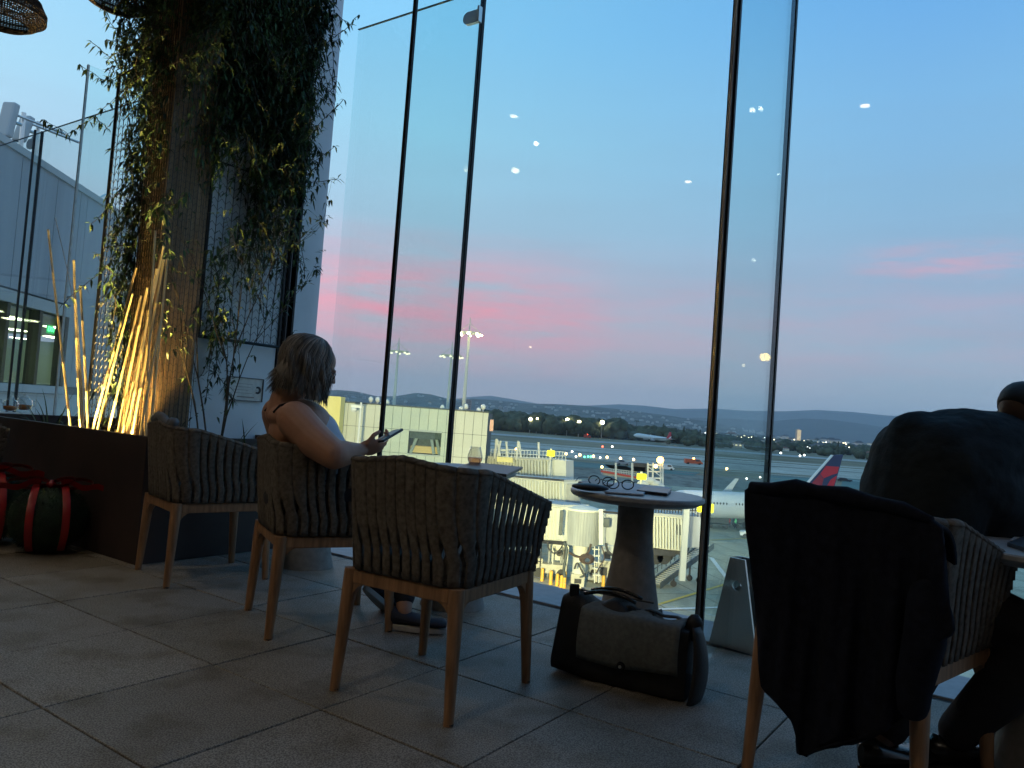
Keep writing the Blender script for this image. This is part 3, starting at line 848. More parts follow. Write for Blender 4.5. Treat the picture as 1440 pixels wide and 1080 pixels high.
for j in range(19):
    a = -.0+.98*j/18; row = []
    for k in range(15):
        t = k/14
        if t < .35: th = t/.35; d = .11-.10*th; z = hb+.022+.012*math.sin(a*14)*(1-th)
        else:
            th = (t-.35)/.65; d = .008-.022*math.sin(th*2.6)-.002; z = hb+.018-(.178+.01*math.sin(a*5))*th-.006*(1-math.cos(min(1, th*4)*1.57))
        if t > .3: d += .010*min(1, (t-.3)*8)*0 + .004*math.sin(a*17+t*4)
        row.append(BP(a, d-.020, z))
    rows.append(row)
m.grid(rows); o = m.build('flap', M['bagflap'], r, smooth=True, fix=False); q = o.modifiers.new('t', 'SOLIDIFY'); q.thickness = .008; q.offset = 0
m = MB()
c_ = BP(.47, -.052, .105)
m.tube([c_, c_-nb*.010], [.017, .014], 14); m.build('clasp', M['leather'], r)
m = MB(); m.tube([c_-nb*.011, c_-nb*.013], .006, 10); m.build('clasp_stud', M['steel'], r)
m = MB()
pts = [BP(.10+.9*k/14, .09, hb+.020+.014*math.sin(math.pi*k/14)+.005*math.sin(k*1.7)) for k in range(15)]
m.tube(pts, .016, 8, flat=.35); m.build('shoulder_strap', M['bagblack'], r, smooth=True)
m = MB(); e0 = BP(1.03, .07, 0)
m.ball(BP(1.04, .09, hb+.005), (.035, .03, .05), disp=lambda d: 1+.25*noise.noise(d*3)); m.build('strap_knot', M['bagblack'], r, smooth=True)
m = MB(); rows = []
for j in range(12):
    t = j/11; z = .0+(hb+.01)*t; w_ = .095-.05*t
    rows.append([BP(1.02+.16*math.sin(math.pi*(.15+.6*(1-t)))*(.5+.5*math.sin(math.pi*k/8)), .075+w_*math.cos(math.pi*k/8), z+.001*k) for k in range(9)])
m.grid(rows); o = m.build('side_pocket', M['bagblack'], r, smooth=True, fix=False); q = o.modifiers.new('t', 'SOLIDIFY'); q.thickness = .006

q0_ = FL(770, 945); q1_ = FL(800, 950)
r = empty('travel_bag', FL(800, 940), 'black soft holdall with zipped top behind the messenger bag', 'bag')
ax2 = ax; base = FL(768, 948)
def BQ(a, d, z): return base+ax2*a+nb*d+V((0, 0, z))
m = MB(); rows = []
for j in range(16):
    a = .40*j/15; e = .93+.07*math.sin(math.pi*j/15)
    sec = []
    for k in range(24):
        th = 2*math.pi*k/24; x_, y_ = math.cos(th), math.sin(th)
        sx = math.copysign(abs(x_)**.32, x_); sy = math.copysign(abs(y_)**.32, y_)
        hh = .315+.02*math.sin(j*.9)-.02*(j/15)
        sec.append(BQ(a+(.012 if sy > 0 else 0)*(1-j/15), .14+sx*.125*e*(1-.45*(sy+1)/2), max(0, hh/2*(1+sy*e))))
    rows.append(sec+[sec[0]])
m.grid(rows); m.poly(rows[0][:-1]); m.poly(rows[-1][:-1]); m.build('body', M['bagblack'], r, smooth=True)
m = MB()
for d in (.10, .18):
    m.tube([BQ(.10+.22*k/10, d, .322+.022*math.sin(math.pi*k/10)) for k in range(11)], .008, 8)
m.build('handles', M['leather'], r, smooth=True)
m = MB(); m.box(BQ(.06, .09, .33), (.04, .02, .05)); m.build('tab', M['bagblack'], r, bevel=.006)
m = MB(); m.tube([BQ(.05+.33*k/10, .14, .325) for k in range(11)], .004, 6); m.build('zip', M['black_metal'], r)

# black rucksack at the right edge
c_ = FL(1462, 1085); m = MB(); r = empty('rucksack', c_, 'black rucksack standing at the lower right edge', 'bag')
m.ball(c_+V((.02, .05, .20)), (.125, .10, .23), 28, 18, disp=lambda d: 1/max(.001, (abs(d.x)**4+abs(d.y)**4+abs(d.z)**4)**.25)*(1+.03*noise.noise(d*4)))
m.build('body', M['bagblack'], r, smooth=True)
m = MB(); m.tube([c_+V((-.02+.08*math.cos(a), .05, .43+.035*math.sin(a))) for a in [math.pi*k/8 for k in range(9)]], .007, 6); m.build('grab_handle', M['bagblack'], r)
m = MB(); m.ball(c_+V((.0, -.05, .14)), (.09, .03, .11), 16, 10, disp=lambda d: 1/max(.001, (abs(d.x)**4+abs(d.y)**4+abs(d.z)**4)**.25)); m.build('front_pocket', M['bagblack'], r, smooth=True)

# ---------------------------------------------------------------- fir balls with bows
def firball(c_, R_, label, zb):
    r = empty('fir_ball', V((c_.x, c_.y, 0)), label, 'christmas ball', 'fir balls tied with red bows'); m = MB()
    m.ball(c_, (R_*.93, R_*.93, R_*.88), 24, 16)
    for k in range(5200):
        d = V((random.gauss(0, 1), random.gauss(0, 1), random.gauss(0, 1))).normalized()
        p = c_+V((d.x*R_*.92, d.y*R_*.92, d.z*R_*.87)); t = (d*.7+V((random.uniform(-1, 1), random.uniform(-1, 1), random.uniform(-1, 1)))*.7).normalized()
        s_ = t.cross(d); s_ = s_.normalized()*.0016 if s_.length > .01 else V((.0016, 0, 0)); q = p+t*.03
        o = len(m.v); m.v += [p-s_, p+s_, q]; m.face(o, o+1, o+2)
    m.build('foliage', M['pine'], r, fix=False)
    cam_d = V((-c_.x, -c_.y, 0)).normalized(); sd = V((-cam_d.y, cam_d.x, 0))
    for sx in (-1, 1):
        mm = MB(); rows = []
        for k in range(15):
            a = math.radians(-62+150*k/14); off = sx*(.30+.12*math.cos(a))
            d = (cam_d*math.cos(a)*.95+V((0, 0, 1))*math.sin(a)+sd*off).normalized()
            p = c_+V((d.x*R_*1.02, d.y*R_*1.02, d.z*R_*.97)); rows.append([p-sd*.020, p+d*.004, p+sd*.020])
        mm.grid(rows); mm.build('ribbon_band', M['ribbon'], r, fix=False, smooth=True)
    top = c_+V((0, 0, R_*.93))+cam_d*R_*.25
    mm = MB()
    for a in (4, 38, 140, 176):
        a = math.radians(a); dr = sd*math.cos(a)+V((0, 0, 1))*math.sin(a)*.30+cam_d*.15*math.sin(a*2); L_ = R_*(1.0 if math.sin(a) < .3 else .7); rows = []
        for k in range(13):
            t = k/12; th = t*2*math.pi
            p = top+dr*(L_*.5*(1-math.cos(th)))+V((0, 0, 1))*(L_*.13*math.sin(th)) ; wv = cam_d*.022+V((0, 0, .011))
            rows.append([p-wv, p, p+wv])
        mm.grid(rows)
    for a in (-1, 1):
        rows = []
        for k in range(9):
            t = k/8; p = top+sd*a*(.05+.22*t)*R_/.22+V((0, 0, .01-.03*t+.012*math.sin(t*9)))+cam_d*.08*t; rows.append([p-cam_d*.012-V((0, 0, .018)), p, p+cam_d*.012+V((0, 0, .018))])
        mm.grid(rows)
    mm.ball(top, .025, 10, 8); mm.build('bow', M['ribbon'], r, fix=False, smooth=True)
fb = FL(62, 783); fb = fb+V((fb.x, fb.y, 0)).normalized()*.16; firball(V((fb.x, fb.y, .205)), .225, 'fir ball with red ribbons on the floor before the planter', 0)
fb2 = FL(-32, 772); fb2 = fb2+V((fb2.x, fb2.y, 0)).normalized()*.18; firball(V((fb2.x, fb2.y, .225)), .25, 'fir ball with big red bow cut by the left edge', 0)

# ---------------------------------------------------------------- pendants
def pendant(c_, label, R_=.24):
    r = empty('pendant_lamp', c_, label, 'pendant lamp', 'wicker pendant lamps'); m = MB()
    prof = [(.62, 0.0), (.80, .10), (1.0, .26), (1.0, .42), (.86, .70), (.6, 1.0), (.35, 1.25), (.3, 1.3)]
    pr = [(a*R_, b*R_) for a, b in prof]
    for k in range(88):
        a = 2*math.pi*k/88; d = V((math.cos(a), math.sin(a), 0)); m.tube([c_+d*q+V((0, 0, z)) for q, z in pr], .0040, 4)
    m.build('weave', M['wicker'], r); m = MB()
    for q, z in pr:
        m.tube([c_+V((q*math.cos(a), q*math.sin(a), z)) for a in [2*math.pi*k/40 for k in range(41)]], .006, 5, cap=False)
    for t in range(15):
        q, z = pr[1]; z += (pr[4][1]-z)*t/15; q = R_*(.8+.2*math.sin(min(1, (z/R_-.1)/.22)*math.pi/2)) if z < .42*R_ else R_*(1-.5*(z/R_-.42))
        m.tube([c_+V((q*math.cos(a), q*math.sin(a), z)) for a in [2*math.pi*k/40 for k in range(41)]], .0045, 4, cap=False)
    m.build('hoops', M['wicker'], r)
    m = MB(); m.tube([c_+V((0, 0, R_*1.3)), V((c_.x, c_.y, 4.8))], .004, 5); m.build('cord', M['black_metal'], r)
    m = MB(); m.lathe([(.02, R_*.75), (.02, R_*1.3)], c_, 10); m.build('bulb_holder', M['black_metal'], r)
pendant(AT(166, 8, 5.2)+V((0, 0, 0)), 'wicker pendant lamp at the top edge left of the vine', .25)
pendant(AT(2, 32, 5.0), 'wicker pendant lamp in the top left corner', .25)

# ---------------------------------------------------------------- lamps mirrored in the glass
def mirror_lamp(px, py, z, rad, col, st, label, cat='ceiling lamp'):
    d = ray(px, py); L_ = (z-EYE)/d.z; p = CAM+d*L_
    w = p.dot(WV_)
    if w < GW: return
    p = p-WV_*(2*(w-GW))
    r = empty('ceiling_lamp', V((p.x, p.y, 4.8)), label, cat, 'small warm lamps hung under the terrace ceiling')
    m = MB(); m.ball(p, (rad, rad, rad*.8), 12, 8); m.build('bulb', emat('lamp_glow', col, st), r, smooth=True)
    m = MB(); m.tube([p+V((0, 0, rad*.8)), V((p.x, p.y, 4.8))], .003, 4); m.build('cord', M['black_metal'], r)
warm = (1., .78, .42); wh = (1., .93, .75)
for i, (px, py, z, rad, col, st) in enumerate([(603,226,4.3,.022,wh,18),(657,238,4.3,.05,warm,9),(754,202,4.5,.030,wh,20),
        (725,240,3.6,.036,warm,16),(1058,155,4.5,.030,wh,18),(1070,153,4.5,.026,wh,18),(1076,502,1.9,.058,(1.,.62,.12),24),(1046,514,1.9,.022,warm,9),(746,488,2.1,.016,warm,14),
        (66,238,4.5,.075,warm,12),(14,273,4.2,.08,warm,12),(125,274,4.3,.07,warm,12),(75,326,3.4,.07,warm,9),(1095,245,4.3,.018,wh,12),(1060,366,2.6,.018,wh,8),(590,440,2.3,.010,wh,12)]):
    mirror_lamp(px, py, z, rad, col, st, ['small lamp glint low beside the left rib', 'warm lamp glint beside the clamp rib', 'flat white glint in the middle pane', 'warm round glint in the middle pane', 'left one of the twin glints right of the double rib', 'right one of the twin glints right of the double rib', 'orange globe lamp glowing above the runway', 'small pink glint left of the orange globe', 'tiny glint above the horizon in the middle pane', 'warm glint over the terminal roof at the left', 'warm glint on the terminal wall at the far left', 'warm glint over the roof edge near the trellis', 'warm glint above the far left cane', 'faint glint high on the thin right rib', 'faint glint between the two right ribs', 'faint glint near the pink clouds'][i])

# ================================================================ PEOPLE
def yaw_frame(f):
    f = V((f[0], f[1], 0)).normalized(); r_ = V((f.y, -f.x, 0))
    return Matrix(((r_.x, f.x, 0), (r_.y, f.y, 0), (0, 0, 1)))
def limb(m, pts, rr, n=18, flat=1.0):
    fp = []; fr = []
    for i in range(len(pts)-1):
        for k in range(5):
            t = k/5; fp.append(pts[i].lerp(pts[i+1], t)); fr.append(rr[i]+(rr[i+1]-rr[i])*t)
    fp.append(pts[-1]); fr.append(rr[-1])
    m.tube(fp, fr, n, flat=flat)
    for p, q in zip(pts, rr): m.ball(p, q*.99, 14, 10)
def hand(m, wr, d, pn, side=1, sc=1.0, curl=.5, spread=.1):
    """palm from the wrist along d, pn = back-of-hand normal; five separate curled fingers"""
    d = d.normalized(); pn = (pn-d*pn.dot(d)).normalized(); sd = d.cross(pn)*side
    pc = wr+d*.045*sc
    Rm = Matrix((sd, d, pn)).transposed()
    m.ball(pc, (.040*sc, .052*sc, .017*sc), 16, 10, R=Rm)
    m.ball(wr+d*.02*sc+sd*.018*sc-pn*.006*sc, (.020*sc, .034*sc, .015*sc), 12, 8, R=Rm)
    for k, (o, L_, rad) in enumerate(((.029, .070, .0088), (.010, .078, .0090), (-.009, .072, .0086), (-.027, .056, .0078))):
        p = wr+d*(.085-.004*abs(k-1.3))*sc+sd*o*sc; a = .18; pts = [p-d*.02*sc]; rr = [rad*sc*1.05]
        dd = d.copy()
        for j, fl in enumerate((.42, .32, .26)):
            pts.append(p.copy()); rr.append(rad*sc*(1-.07*j))
            ang = curl*(1.0+.12*k)*(j+.55)*.95
            dd = (d*math.cos(ang)-pn*math.sin(ang)+sd*(1.5-k)*spread*.5).normalized()
            p = p+dd*L_*fl*sc
        pts.append(p); rr.append(rad*sc*.78)
        m.tube(pts, rr, 10); m.ball(p, rad*sc*.78, 8, 6)
        for q, w in zip(pts[1:-1], rr[1:-1]): m.ball(q, w*1.04, 8, 6)
    p = wr+d*.022*sc+sd*.032*sc; t1 = (d*.75+sd*.62-pn*.35).normalized(); t2 = (d*.95+sd*.05-pn*.35).normalized()
    q1 = p+t1*.036*sc; q2 = q1+t2*.032*sc
    m.tube([p-t1*.01, p, q1, q2], [.0115*sc, .0115*sc, .0098*sc, .0082*sc], 10); m.ball(q1, .0100*sc, 8, 6); m.ball(q2, .0082*sc, 8, 6)
def head(m, c_, Rm, sc=1.0, heavy=0):
    def P(x, y, z): return c_+Rm @ V((x*sc, y*sc, z*sc))
    def B(x, y, z, a, b, e): m.ball(P(x, y, z), (a*sc, b*sc, e*sc), 20, 14, R=Rm)
    B(0, -.012, .035, .076, .094, .085)          # cranium
    B(0, .030, -.010, .062, .062, .085)          # mid face
    B(0, .052, -.060, .040, .036, .036)          # jaw and chin
    B(0, .024, -.052, .055, .055, .040+heavy)
    for s_ in (-1, 1):
        B(s_*.036, .062, -.018, .024, .024, .024); B(s_*.030, .076, .026, .021, .014, .010)
        B(s_*.031, .080, .010, .013, .010, .010)
        B(s_*.077, -.008, -.002, .008, .020, .032); B(s_*.082, -.014, .008, .006, .016, .020)
    m.tube([P(0, .084, .022), P(0, .100, .000), P(0, .110, -.014), P(0, .092, -.024)], [.008*sc, .010*sc, .012*sc, .009*sc], 10)
    for s_ in (-1, 1): B(s_*.011, .096, -.017, .009, .011, .008)
    B(0, .086, -.040, .024, .012, .0065); B(0, .084, -.050, .022, .012, .0075); B(0, .080, -.070, .018, .014, .014)

# ---------------- woman in chair 2
mb2 = ch2.matrix_basis
fz2 = ch2.rotation_euler[2]+math.pi/2; fw = V((math.cos(fz2), math.sin(fz2), 0)); rt = V((fw.y, -fw.x, 0))
hc_ = AT(436, 517, 3.56)
pel = AT(428, 700, 3.56); pel.z = .60
wom = empty('person', V((pel.x, pel.y, 0)), 'woman with shoulder-length ash hair in a sleeveless pale top looking at her phone', 'person')
m = MB()
ShR = AT(415, 588, 3.40); ShL = ShR-rt*.36+V((0, 0, .01)); neck0 = (ShR+ShL)/2+V((0, 0, .05))-fw*.02
chest = AT(424, 607, 3.58); belly = AT(437, 650, 3.58)
Rw = yaw_frame(fw)
m.ball(chest, (.205, .145, .15), 24, 16, R=Rw); m.ball(belly, (.205, .165, .15), 24, 16, R=Rw); m.ball(pel, (.215, .17, .14), 24, 16, R=Rw)
m.ball((chest+belly)/2, (.20, .155, .16), 24, 16, R=Rw)
m.ball((ShR+ShL)/2+V((0, 0, .0)), (.205, .09, .062), 24, 16, R=Rw)
limb(m, [neck0-V((0, 0, .04)), neck0+V((0, 0, .02)), hc_-V((0, 0, .055))-fw*.02], [.075, .062, .055])
pit = math.radians(-24); Rh = Rw @ Matrix.Rotation(pit, 3, 'X')
head(m, hc_+fw*.022, Rh, 1.0, .006)
ElR = AT(470, 640, 3.27); WrR = AT(508, 633, 3.42)
limb(m, [ShR-V((0, 0, .005)), ShR.lerp(ElR, .5)+V((0, 0, -.015)), ElR, ElR.lerp(WrR, .35), ElR.lerp(WrR, .8), WrR], [.082, .079, .062, .056, .037, .030])
hd = (AT(533, 627, 3.47)-WrR).normalized()
hand(m, WrR+hd*.005, hd, V((0, 0, -1))*.55+rt*.7, side=-1, sc=1.12, curl=.62)
ElL = ShL+V((0, 0, -.27))+fw*.10-rt*.03; WrL = AT(505, 634, 3.62)
limb(m, [ShL, ShL.lerp(ElL, .5), ElL, ElL.lerp(WrL, .5), WrL], [.080, .074, .058, .046, .030])
hand(m, WrL, (AT(528, 632, 3.60)-WrL), V((0, 0, -1))*.8-rt*.4, side=1, sc=1.0, curl=.55)
# bare lower legs and feet are wrapped by trousers and shoes; the ankles belong to the body
KnR = AT(573, 658, 3.55); KnR.z = min(KnR.z, .72); KnL = AT(575, 690, 3.86); KnL.z = .56
HipR = pel+rt*.10-V((0, 0, .02)); HipL = pel-rt*.10-V((0, 0, .02))
AnL = FL(568, 860, .09); AnR = AT(534, 818, 3.85)
limb(m, [HipR, HipR.lerp(KnR, .5), KnR, KnR.lerp(AnR, .4), AnR], [.10, .088, .060, .052, .036])
limb(m, [HipL, HipL.lerp(KnL, .5), KnL, KnL.lerp(AnL, .4), AnL], [.10, .088, .060, .052, .036])
remesh(m.build('body', M['skin'], wom, smooth=True), .0055, 3)
m = MB()
limb(m, [HipR, HipR.lerp(KnR, .5), KnR, KnR.lerp(AnR, .4), AnR+(KnR-AnR)*.12], [.112, .098, .068, .062, .050])
limb(m, [HipL, HipL.lerp(KnL, .5), KnL, KnL.lerp(AnL, .4), AnL+(KnL-AnL)*.12], [.112, .098, .068, .062, .050])
m.ball(pel-V((0, 0, .02)), (.225, .18, .12), 24, 16, R=Rw)
remesh(m.build('trousers', M['trouser'], wom, smooth=True), .009, 3)
def shoe(par, ank, d, pitch, mt, ms, sc=1.0):
    d = d.normalized(); R_ = yaw_frame(d) @ Matrix.Rotation(pitch, 3, 'X')
    def P(x, y, z): return ank+R_ @ V((x*sc, y*sc, z*sc))
    m = MB(); rows = []
    for k in range(15):
        t = k/14; y = -.07+.27*t; w = .036+.012*math.sin(t*math.pi*.9)+(.004 if t > .5 else 0); h = .085-.045*min(1, t*1.5)+.0
        if k in (0, 14): w *= .35; h *= .7
        sec = [P(w*math.cos(a)*1.0, y, -.062+h*.5+h*.5*math.sin(a)) for a in [2*math.pi*q/18 for q in range(19)]]
        rows.append(sec)
    m.grid(rows); m.poly(rows[0][:-1]); m.poly(rows[-1][:-1]); o = m.build('shoe', mt, par, smooth=True)
    m = MB(); pl = []
    for k in range(28):
        a = 2*math.pi*k/28; y = .065+.142*math.sin(a); x = (.040+.008*math.sin(a))*math.cos(a)
        pl.append(P(x*1.04, y, -.086))
    m.prism(pl, R_ @ V((0, 0, .026*sc))); m.build('sole', ms, o, bevel=.004, world=True)
shoe(wom, AnL+V((0, 0, .005)), FL(612, 872)-FL(566, 868), 0, M['shoe'], M['sole'], 1.0)
shoe(wom, AnR, (AT(560, 835, 3.95)-AT(525, 828, 3.80)), math.radians(-38), M['shoe'], M['sole'], 1.0)
# pale top: front of the torso, straps on the shoulders
m = MB()
m.ball(chest+fw*.035-V((0, 0, .01)), (.195, .138, .125), 24, 16, R=Rw); m.ball(chest+fw*.110+V((0, 0, -.045)), (.175, .085, .085), 24, 16, R=Rw)
m.ball(belly+fw*.03, (.212, .165, .16), 24, 16, R=Rw); m.ball(pel+fw*.02+V((0, 0, .03)), (.222, .18, .10), 24, 16, R=Rw)
m.ball((chest+belly)/2+fw*.02, (.208, .160, .13), 24, 16, R=Rw)
remesh(m.build('top', M['top'], wom, smooth=True), .009, 3)
m = MB()
for sgn in (1, -1):
    a = (ShR+ShL)/2+rt*sgn*.10
    m.tube([a-fw*.080+V((0, 0, .012)), a-fw*.055+V((0, 0, .045)), a-fw*.01+V((0, 0, .062)), a+fw*.05+V((0, 0, .050)), a+fw*.11+V((0, 0, -.03))], .0055, 6)
m.build('straps', M['trouser'], wom, smooth=True)
# hair: a cap plus many locks falling to the shoulders
m = MB()
def HP(x, y, z): return hc_+Rh @ V((x, y, z))
m.ball(HP(0, -.026, .040), (.096, .112, .098), 28, 20, R=Rh, disp=lambda d: 1+.02*noise.noise(d*6))
m.ball(HP(0, -.064, -.038), (.100, .074, .108), 24, 16, R=Rh, disp=lambda d: 1+.05*noise.noise(d*5))
hair_cap = m
rs = random.Random(3)
for k in range(1500):
    a_off = rs.uniform(-2.35, 2.35); a = a_off+math.pi*1.5   # around the back; the face stays open
    x0, y0 = math.cos(a), math.sin(a); back = (1+math.cos(a_off))/2
    Ls = (.165+.03*back)*rs.uniform(.72, 1.18); vol = rs.uniform(.93, 1.10)+(.07*rs.random() if k % 6 == 0 else 0)
    clump = noise.noise(V((a_off*3.2, 0, 2))); ph_ = rs.uniform(-.4, .4)+clump*3; wav = .008+.010*abs(clump)
    flip = (.018+.026*back)*(1+clump*1.4)
    pts = []; n = 12; dx_ = rs.uniform(-.012, .012)
    for j in range(n+1):
        t = j/n
        if t < .42:
            th = t/.42*math.pi*.5
            p = HP(math.sin(th)*x0*.095*vol+.014*(1-math.sin(th)), -.020+math.sin(th)*y0*(.110+.014*(y0 < 0))*vol, .040+math.cos(th)*.102*(.97+.03*vol))
            p = p+Rw @ V((0, 0, .003*math.sin(a_off*9+t*8)))
            pl = p
        else:
            th = (t-.42)/.58
            bx = HP(x0*.095*vol, -.020+y0*(.110+.014*(y0 < 0))*vol, .040)
            out_ = (Rw @ V((x0, y0*.8, 0)))
            p = bx+out_*(.016*math.sin(th*math.pi*.8)+flip*max(0, th-.6)*2.2+wav*math.sin(th*6+ph_))+V((0, 0, -Ls*th))+(Rw @ V((dx_*th+.006*math.sin(th*7+ph_*2), -.010*th, 0)))
        pts.append(p)
    w_ = .0026*rs.uniform(.6, 1.5)*(.45 if k % 6 == 0 else 1); rr = [w_]*(n-2)+[w_*.8, w_*.5, w_*.12]
    m.tube(pts, rr, 4, cap=False, flat=.6)
m.build('hair', M['hair'], wom, smooth=True, fix=False)
m = MB()
for sgn in (-1, 1):
    ctr = HP(sgn*.032, .108, .012); m.tube([ctr+Rh @ V((.024*math.cos(a), 0, .018*math.sin(a))) for a in [2*math.pi*k/18 for k in range(19)]], .0018, 5)
    m.tube([HP(sgn*.058, .108, .020), HP(sgn*.080, .06, .018), HP(sgn*.084, -.01, .012)], .0018, 5)
m.tube([HP(-.009, .112, .014), HP(.009, .112, .014)], .0018, 5); m.build('spectacles', M['spectacle'], wom)
# phone she holds
pa2 = AT(533, 621, 3.44); pb2 = AT(560, 605, 3.54); dph = (pb2-pa2).normalized(); nph = dph.cross(rt).normalized()
if nph.z < 0: nph = -nph
sph = nph.cross(dph)
m = MB(); cph = pa2.lerp(pb2, .48); Rph = Matrix((sph, dph, nph)).transposed()
ph = empty('mobile_phone', cph, 'dark phone held up in the seated woman\'s hand', 'phone')
m.box(cph, (.070, .138, .012), Rph); m.build('case', M['phone'], ph, bevel=.004)
m = MB(); m.box(cph-nph*.0062, (.062, .126, .0012), Rph); m.build('display', M['screen'], ph)

# ---------------- man leaning forward at the right
fzm = math.radians(22); fm = V((math.cos(fzm), math.sin(fzm), 0)); rm = V((fm.y, -fm.x, 0)); Rm_ = yaw_frame(fm)
YM = 2.72
mp = AT(1285, 800, YM+.10)
man = empty('person', V((mp.x, mp.y, 0)), 'man in a black shirt bent over the table at the right edge, seen from behind', 'person')
def PM(x, y, dY=0): return AT(x, y, YM+dY)
m = MB(); hm = PM(1436, 587, .06)
Rhm = Rm_ @ Matrix.Rotation(math.radians(-38), 3, 'X')
head(m, hm, Rhm, .98)
limb(m, [PM(1352, 640, .08), PM(1392, 612, .10), hm-V((0, 0, .03))], [.075, .066, .058])
KR = FL(1475, 905, .48); KL = KR+V((-.10, .34, .04)); AR = FL(1335, 1040, .10); AL = FL(1240, 1042, .10)
HR = PM(1310, 835, -.05); HL = PM(1290, 820, .28)
ShRm = PM(1350, 660, -.04); ShLm = PM(1330, 640, .28)
ElRm = PM(1432, 722, -.03); WrRm = PM(1482, 742, .12)
limb(m, [ShRm, ElRm, WrRm], [.060, .045, .030]); hand(m, WrRm, V((1, .35, -.2)), V((0, 0, 1)), side=-1, curl=.35)
ElLm = PM(1440, 700, .30); WrLm = PM(1490, 735, .32)
limb(m, [ShLm, ElLm, WrLm], [.060, .045, .030]); hand(m, WrLm, V((1, .1, -.2)), V((0, 0, 1)), side=1, curl=.35)
m.ball(PM(1310, 700, .08), (.15, .15, .28), 20, 14)
limb(m, [HR, KR, KR.lerp(AR, .4), AR], [.09, .06, .055, .035]); limb(m, [HL, KL, KL.lerp(AL, .4), AL], [.09, .06, .055, .035])
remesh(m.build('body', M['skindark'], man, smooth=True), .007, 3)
m = MB()
# shirt: broad bent back
spine = [PM(1300, 838, .10), PM(1286, 775, .10), PM(1294, 712, .09), PM(1312, 655, .08), PM(1350, 636, .08), PM(1394, 630, .08)]
rad = [.185, .182, .195, .205, .178, .150]
def ell(c0, a, b, e, R): m.ball(c0, (a, b, e), 24, 16, R=R)
for i in range(len(spine)-1):
    for k in range(6):
        t = k/6; p = spine[i].lerp(spine[i+1], t); q = rad[i]+(rad[i+1]-rad[i])*t
        ell(p, q*1.18, q*.92, q*.92, Rm_)
ell(PM(1288, 628, .08), .115, .12, .135, Rm_); ell(PM(1320, 645, .06), .17, .16, .165, Rm_)
limb(m, [ShRm, ShRm.lerp(ElRm, .55), ElRm, ElRm.lerp(WrRm, .35)], [.12, .105, .080, .060])
limb(m, [ShLm, ShLm.lerp(ElLm, .5), ElLm, ElLm.lerp(WrLm, .35)], [.10, .08, .062, .055])
m.ball(PM(1384, 622, .09), (.078, .078, .05), 16, 10); cn = (hm-PM(1370, 640, .08)).normalized(); c0_ = PM(1394, 606, .08); s1 = cn.cross(V((0, 0, 1))).normalized(); s2 = cn.cross(s1)
m.tube([c0_+s1*(.078*math.cos(a))+s2*(.072*math.sin(a)) for a in [2*math.pi*k/20 for k in range(21)]], .018, 8)
limb(m, [PM(1360, 640, .10), PM(1405, 655, .14), PM(1450, 700, .18), PM(1490, 735, .24)], [.14, .125, .115, .08]); limb(m, [PM(1372, 680, .04), PM(1386, 735, .04), PM(1372, 790, .04)], [.14, .12, .09])
o = remesh(m.build('shirt', M['shirt'], man, smooth=True), .011, 24)
tx = bpy.data.textures.new('cloth_folds', 'CLOUDS'); tx.noise_scale = .10
dm = o.modifiers.new('folds', 'DISPLACE'); dm.texture = tx; dm.strength = .022; dm.mid_level = .5
m = MB()
limb(m, [HR, HR.lerp(KR, .5), KR, KR.lerp(AR, .4), AR+(KR-AR)*.10], [.115, .105, .085, .080, .060])
limb(m, [HL, HL.lerp(KL, .5), KL, KL.lerp(AL, .4), AL+(KL-AL)*.10], [.115, .105, .085, .080, .060])
m.ball((HR+HL)/2, (.20, .20, .14), 20, 14); remesh(m.build('trousers', M['trouser'], man, smooth=True), .011, 4)
m = MB()
def HM(x, y, z): return hm+Rhm @ V((x, y, z))
m.ball(HM(0, -.016, .040), (.079, .096, .087), 28, 20, R=Rhm, disp=lambda d: (1+.015*noise.noise(d*14)) if ((d.y < .55 or d.z > .35) and d.z > -.48) else .82)
m.build('hair', M['hairblack'], man, smooth=True)
shoe(man, AR, V((.8, .2, 0)), 0, M['leather'], M['leather'], 1.12); shoe(man, AL, V((.75, .25, 0)), 0, M['leather'], M['leather'], 1.12)

# ---------------- jacket over chair 4
C4 = ch4.matrix_basis
def c4(x, y, z): return C4 @ V((x, y, z))
Yj = lambda x: (c4(-.30, -.34, .5).y*(1325-x)+c4(.30, -.34, .5).y*(x-1050))/275.0
prof = [(683, 1056, 1300), (700, 1046, 1312), (730, 1047, 1324), (770, 1052, 1330), (810, 1057, 1333), (850, 1061, 1336), (890, 1064, 1337), (902, 1065, 1320), (935, 1066, 1304), (968, 1070, 1303), (990, 1092, 1300), (1015, 1113, 1262), (1036, 1119, 1236), (1060, 1124, 1135)]
topc = [(1046, 690), (1058, 682), (1075, 685), (1085, 687), (1100, 684), (1115, 683), (1140, 688), (1170, 694), (1185, 692), (1200, 702), (1230, 706), (1270, 713), (1300, 724), (1326, 741)]
def topy(x):
    for (a, b), (c_, d) in zip(topc, topc[1:]):
        if a <= x <= c_: return b+(d-b)*(x-a)/(c_-a)
    return topc[0][1] if x < topc[0][0] else topc[-1][1]
def lr(y):
    if y <= prof[0][0]: return prof[0][1:]
    for (y0, a0, b0_), (y1, a1, b1_) in zip(prof, prof[1:]):
        if y0 <= y <= y1:
            t = (y-y0)/(y1-y0); return a0+(a1-a0)*t, b0_+(b1_-b0_)*t
    return prof[-1][1:]
jr = empty('jacket', (C4.translation.x, C4.translation.y, .8), 'dark navy jacket draped over the back of the right-hand chair', 'jacket')
rows = []; NX = 54
m = MB()
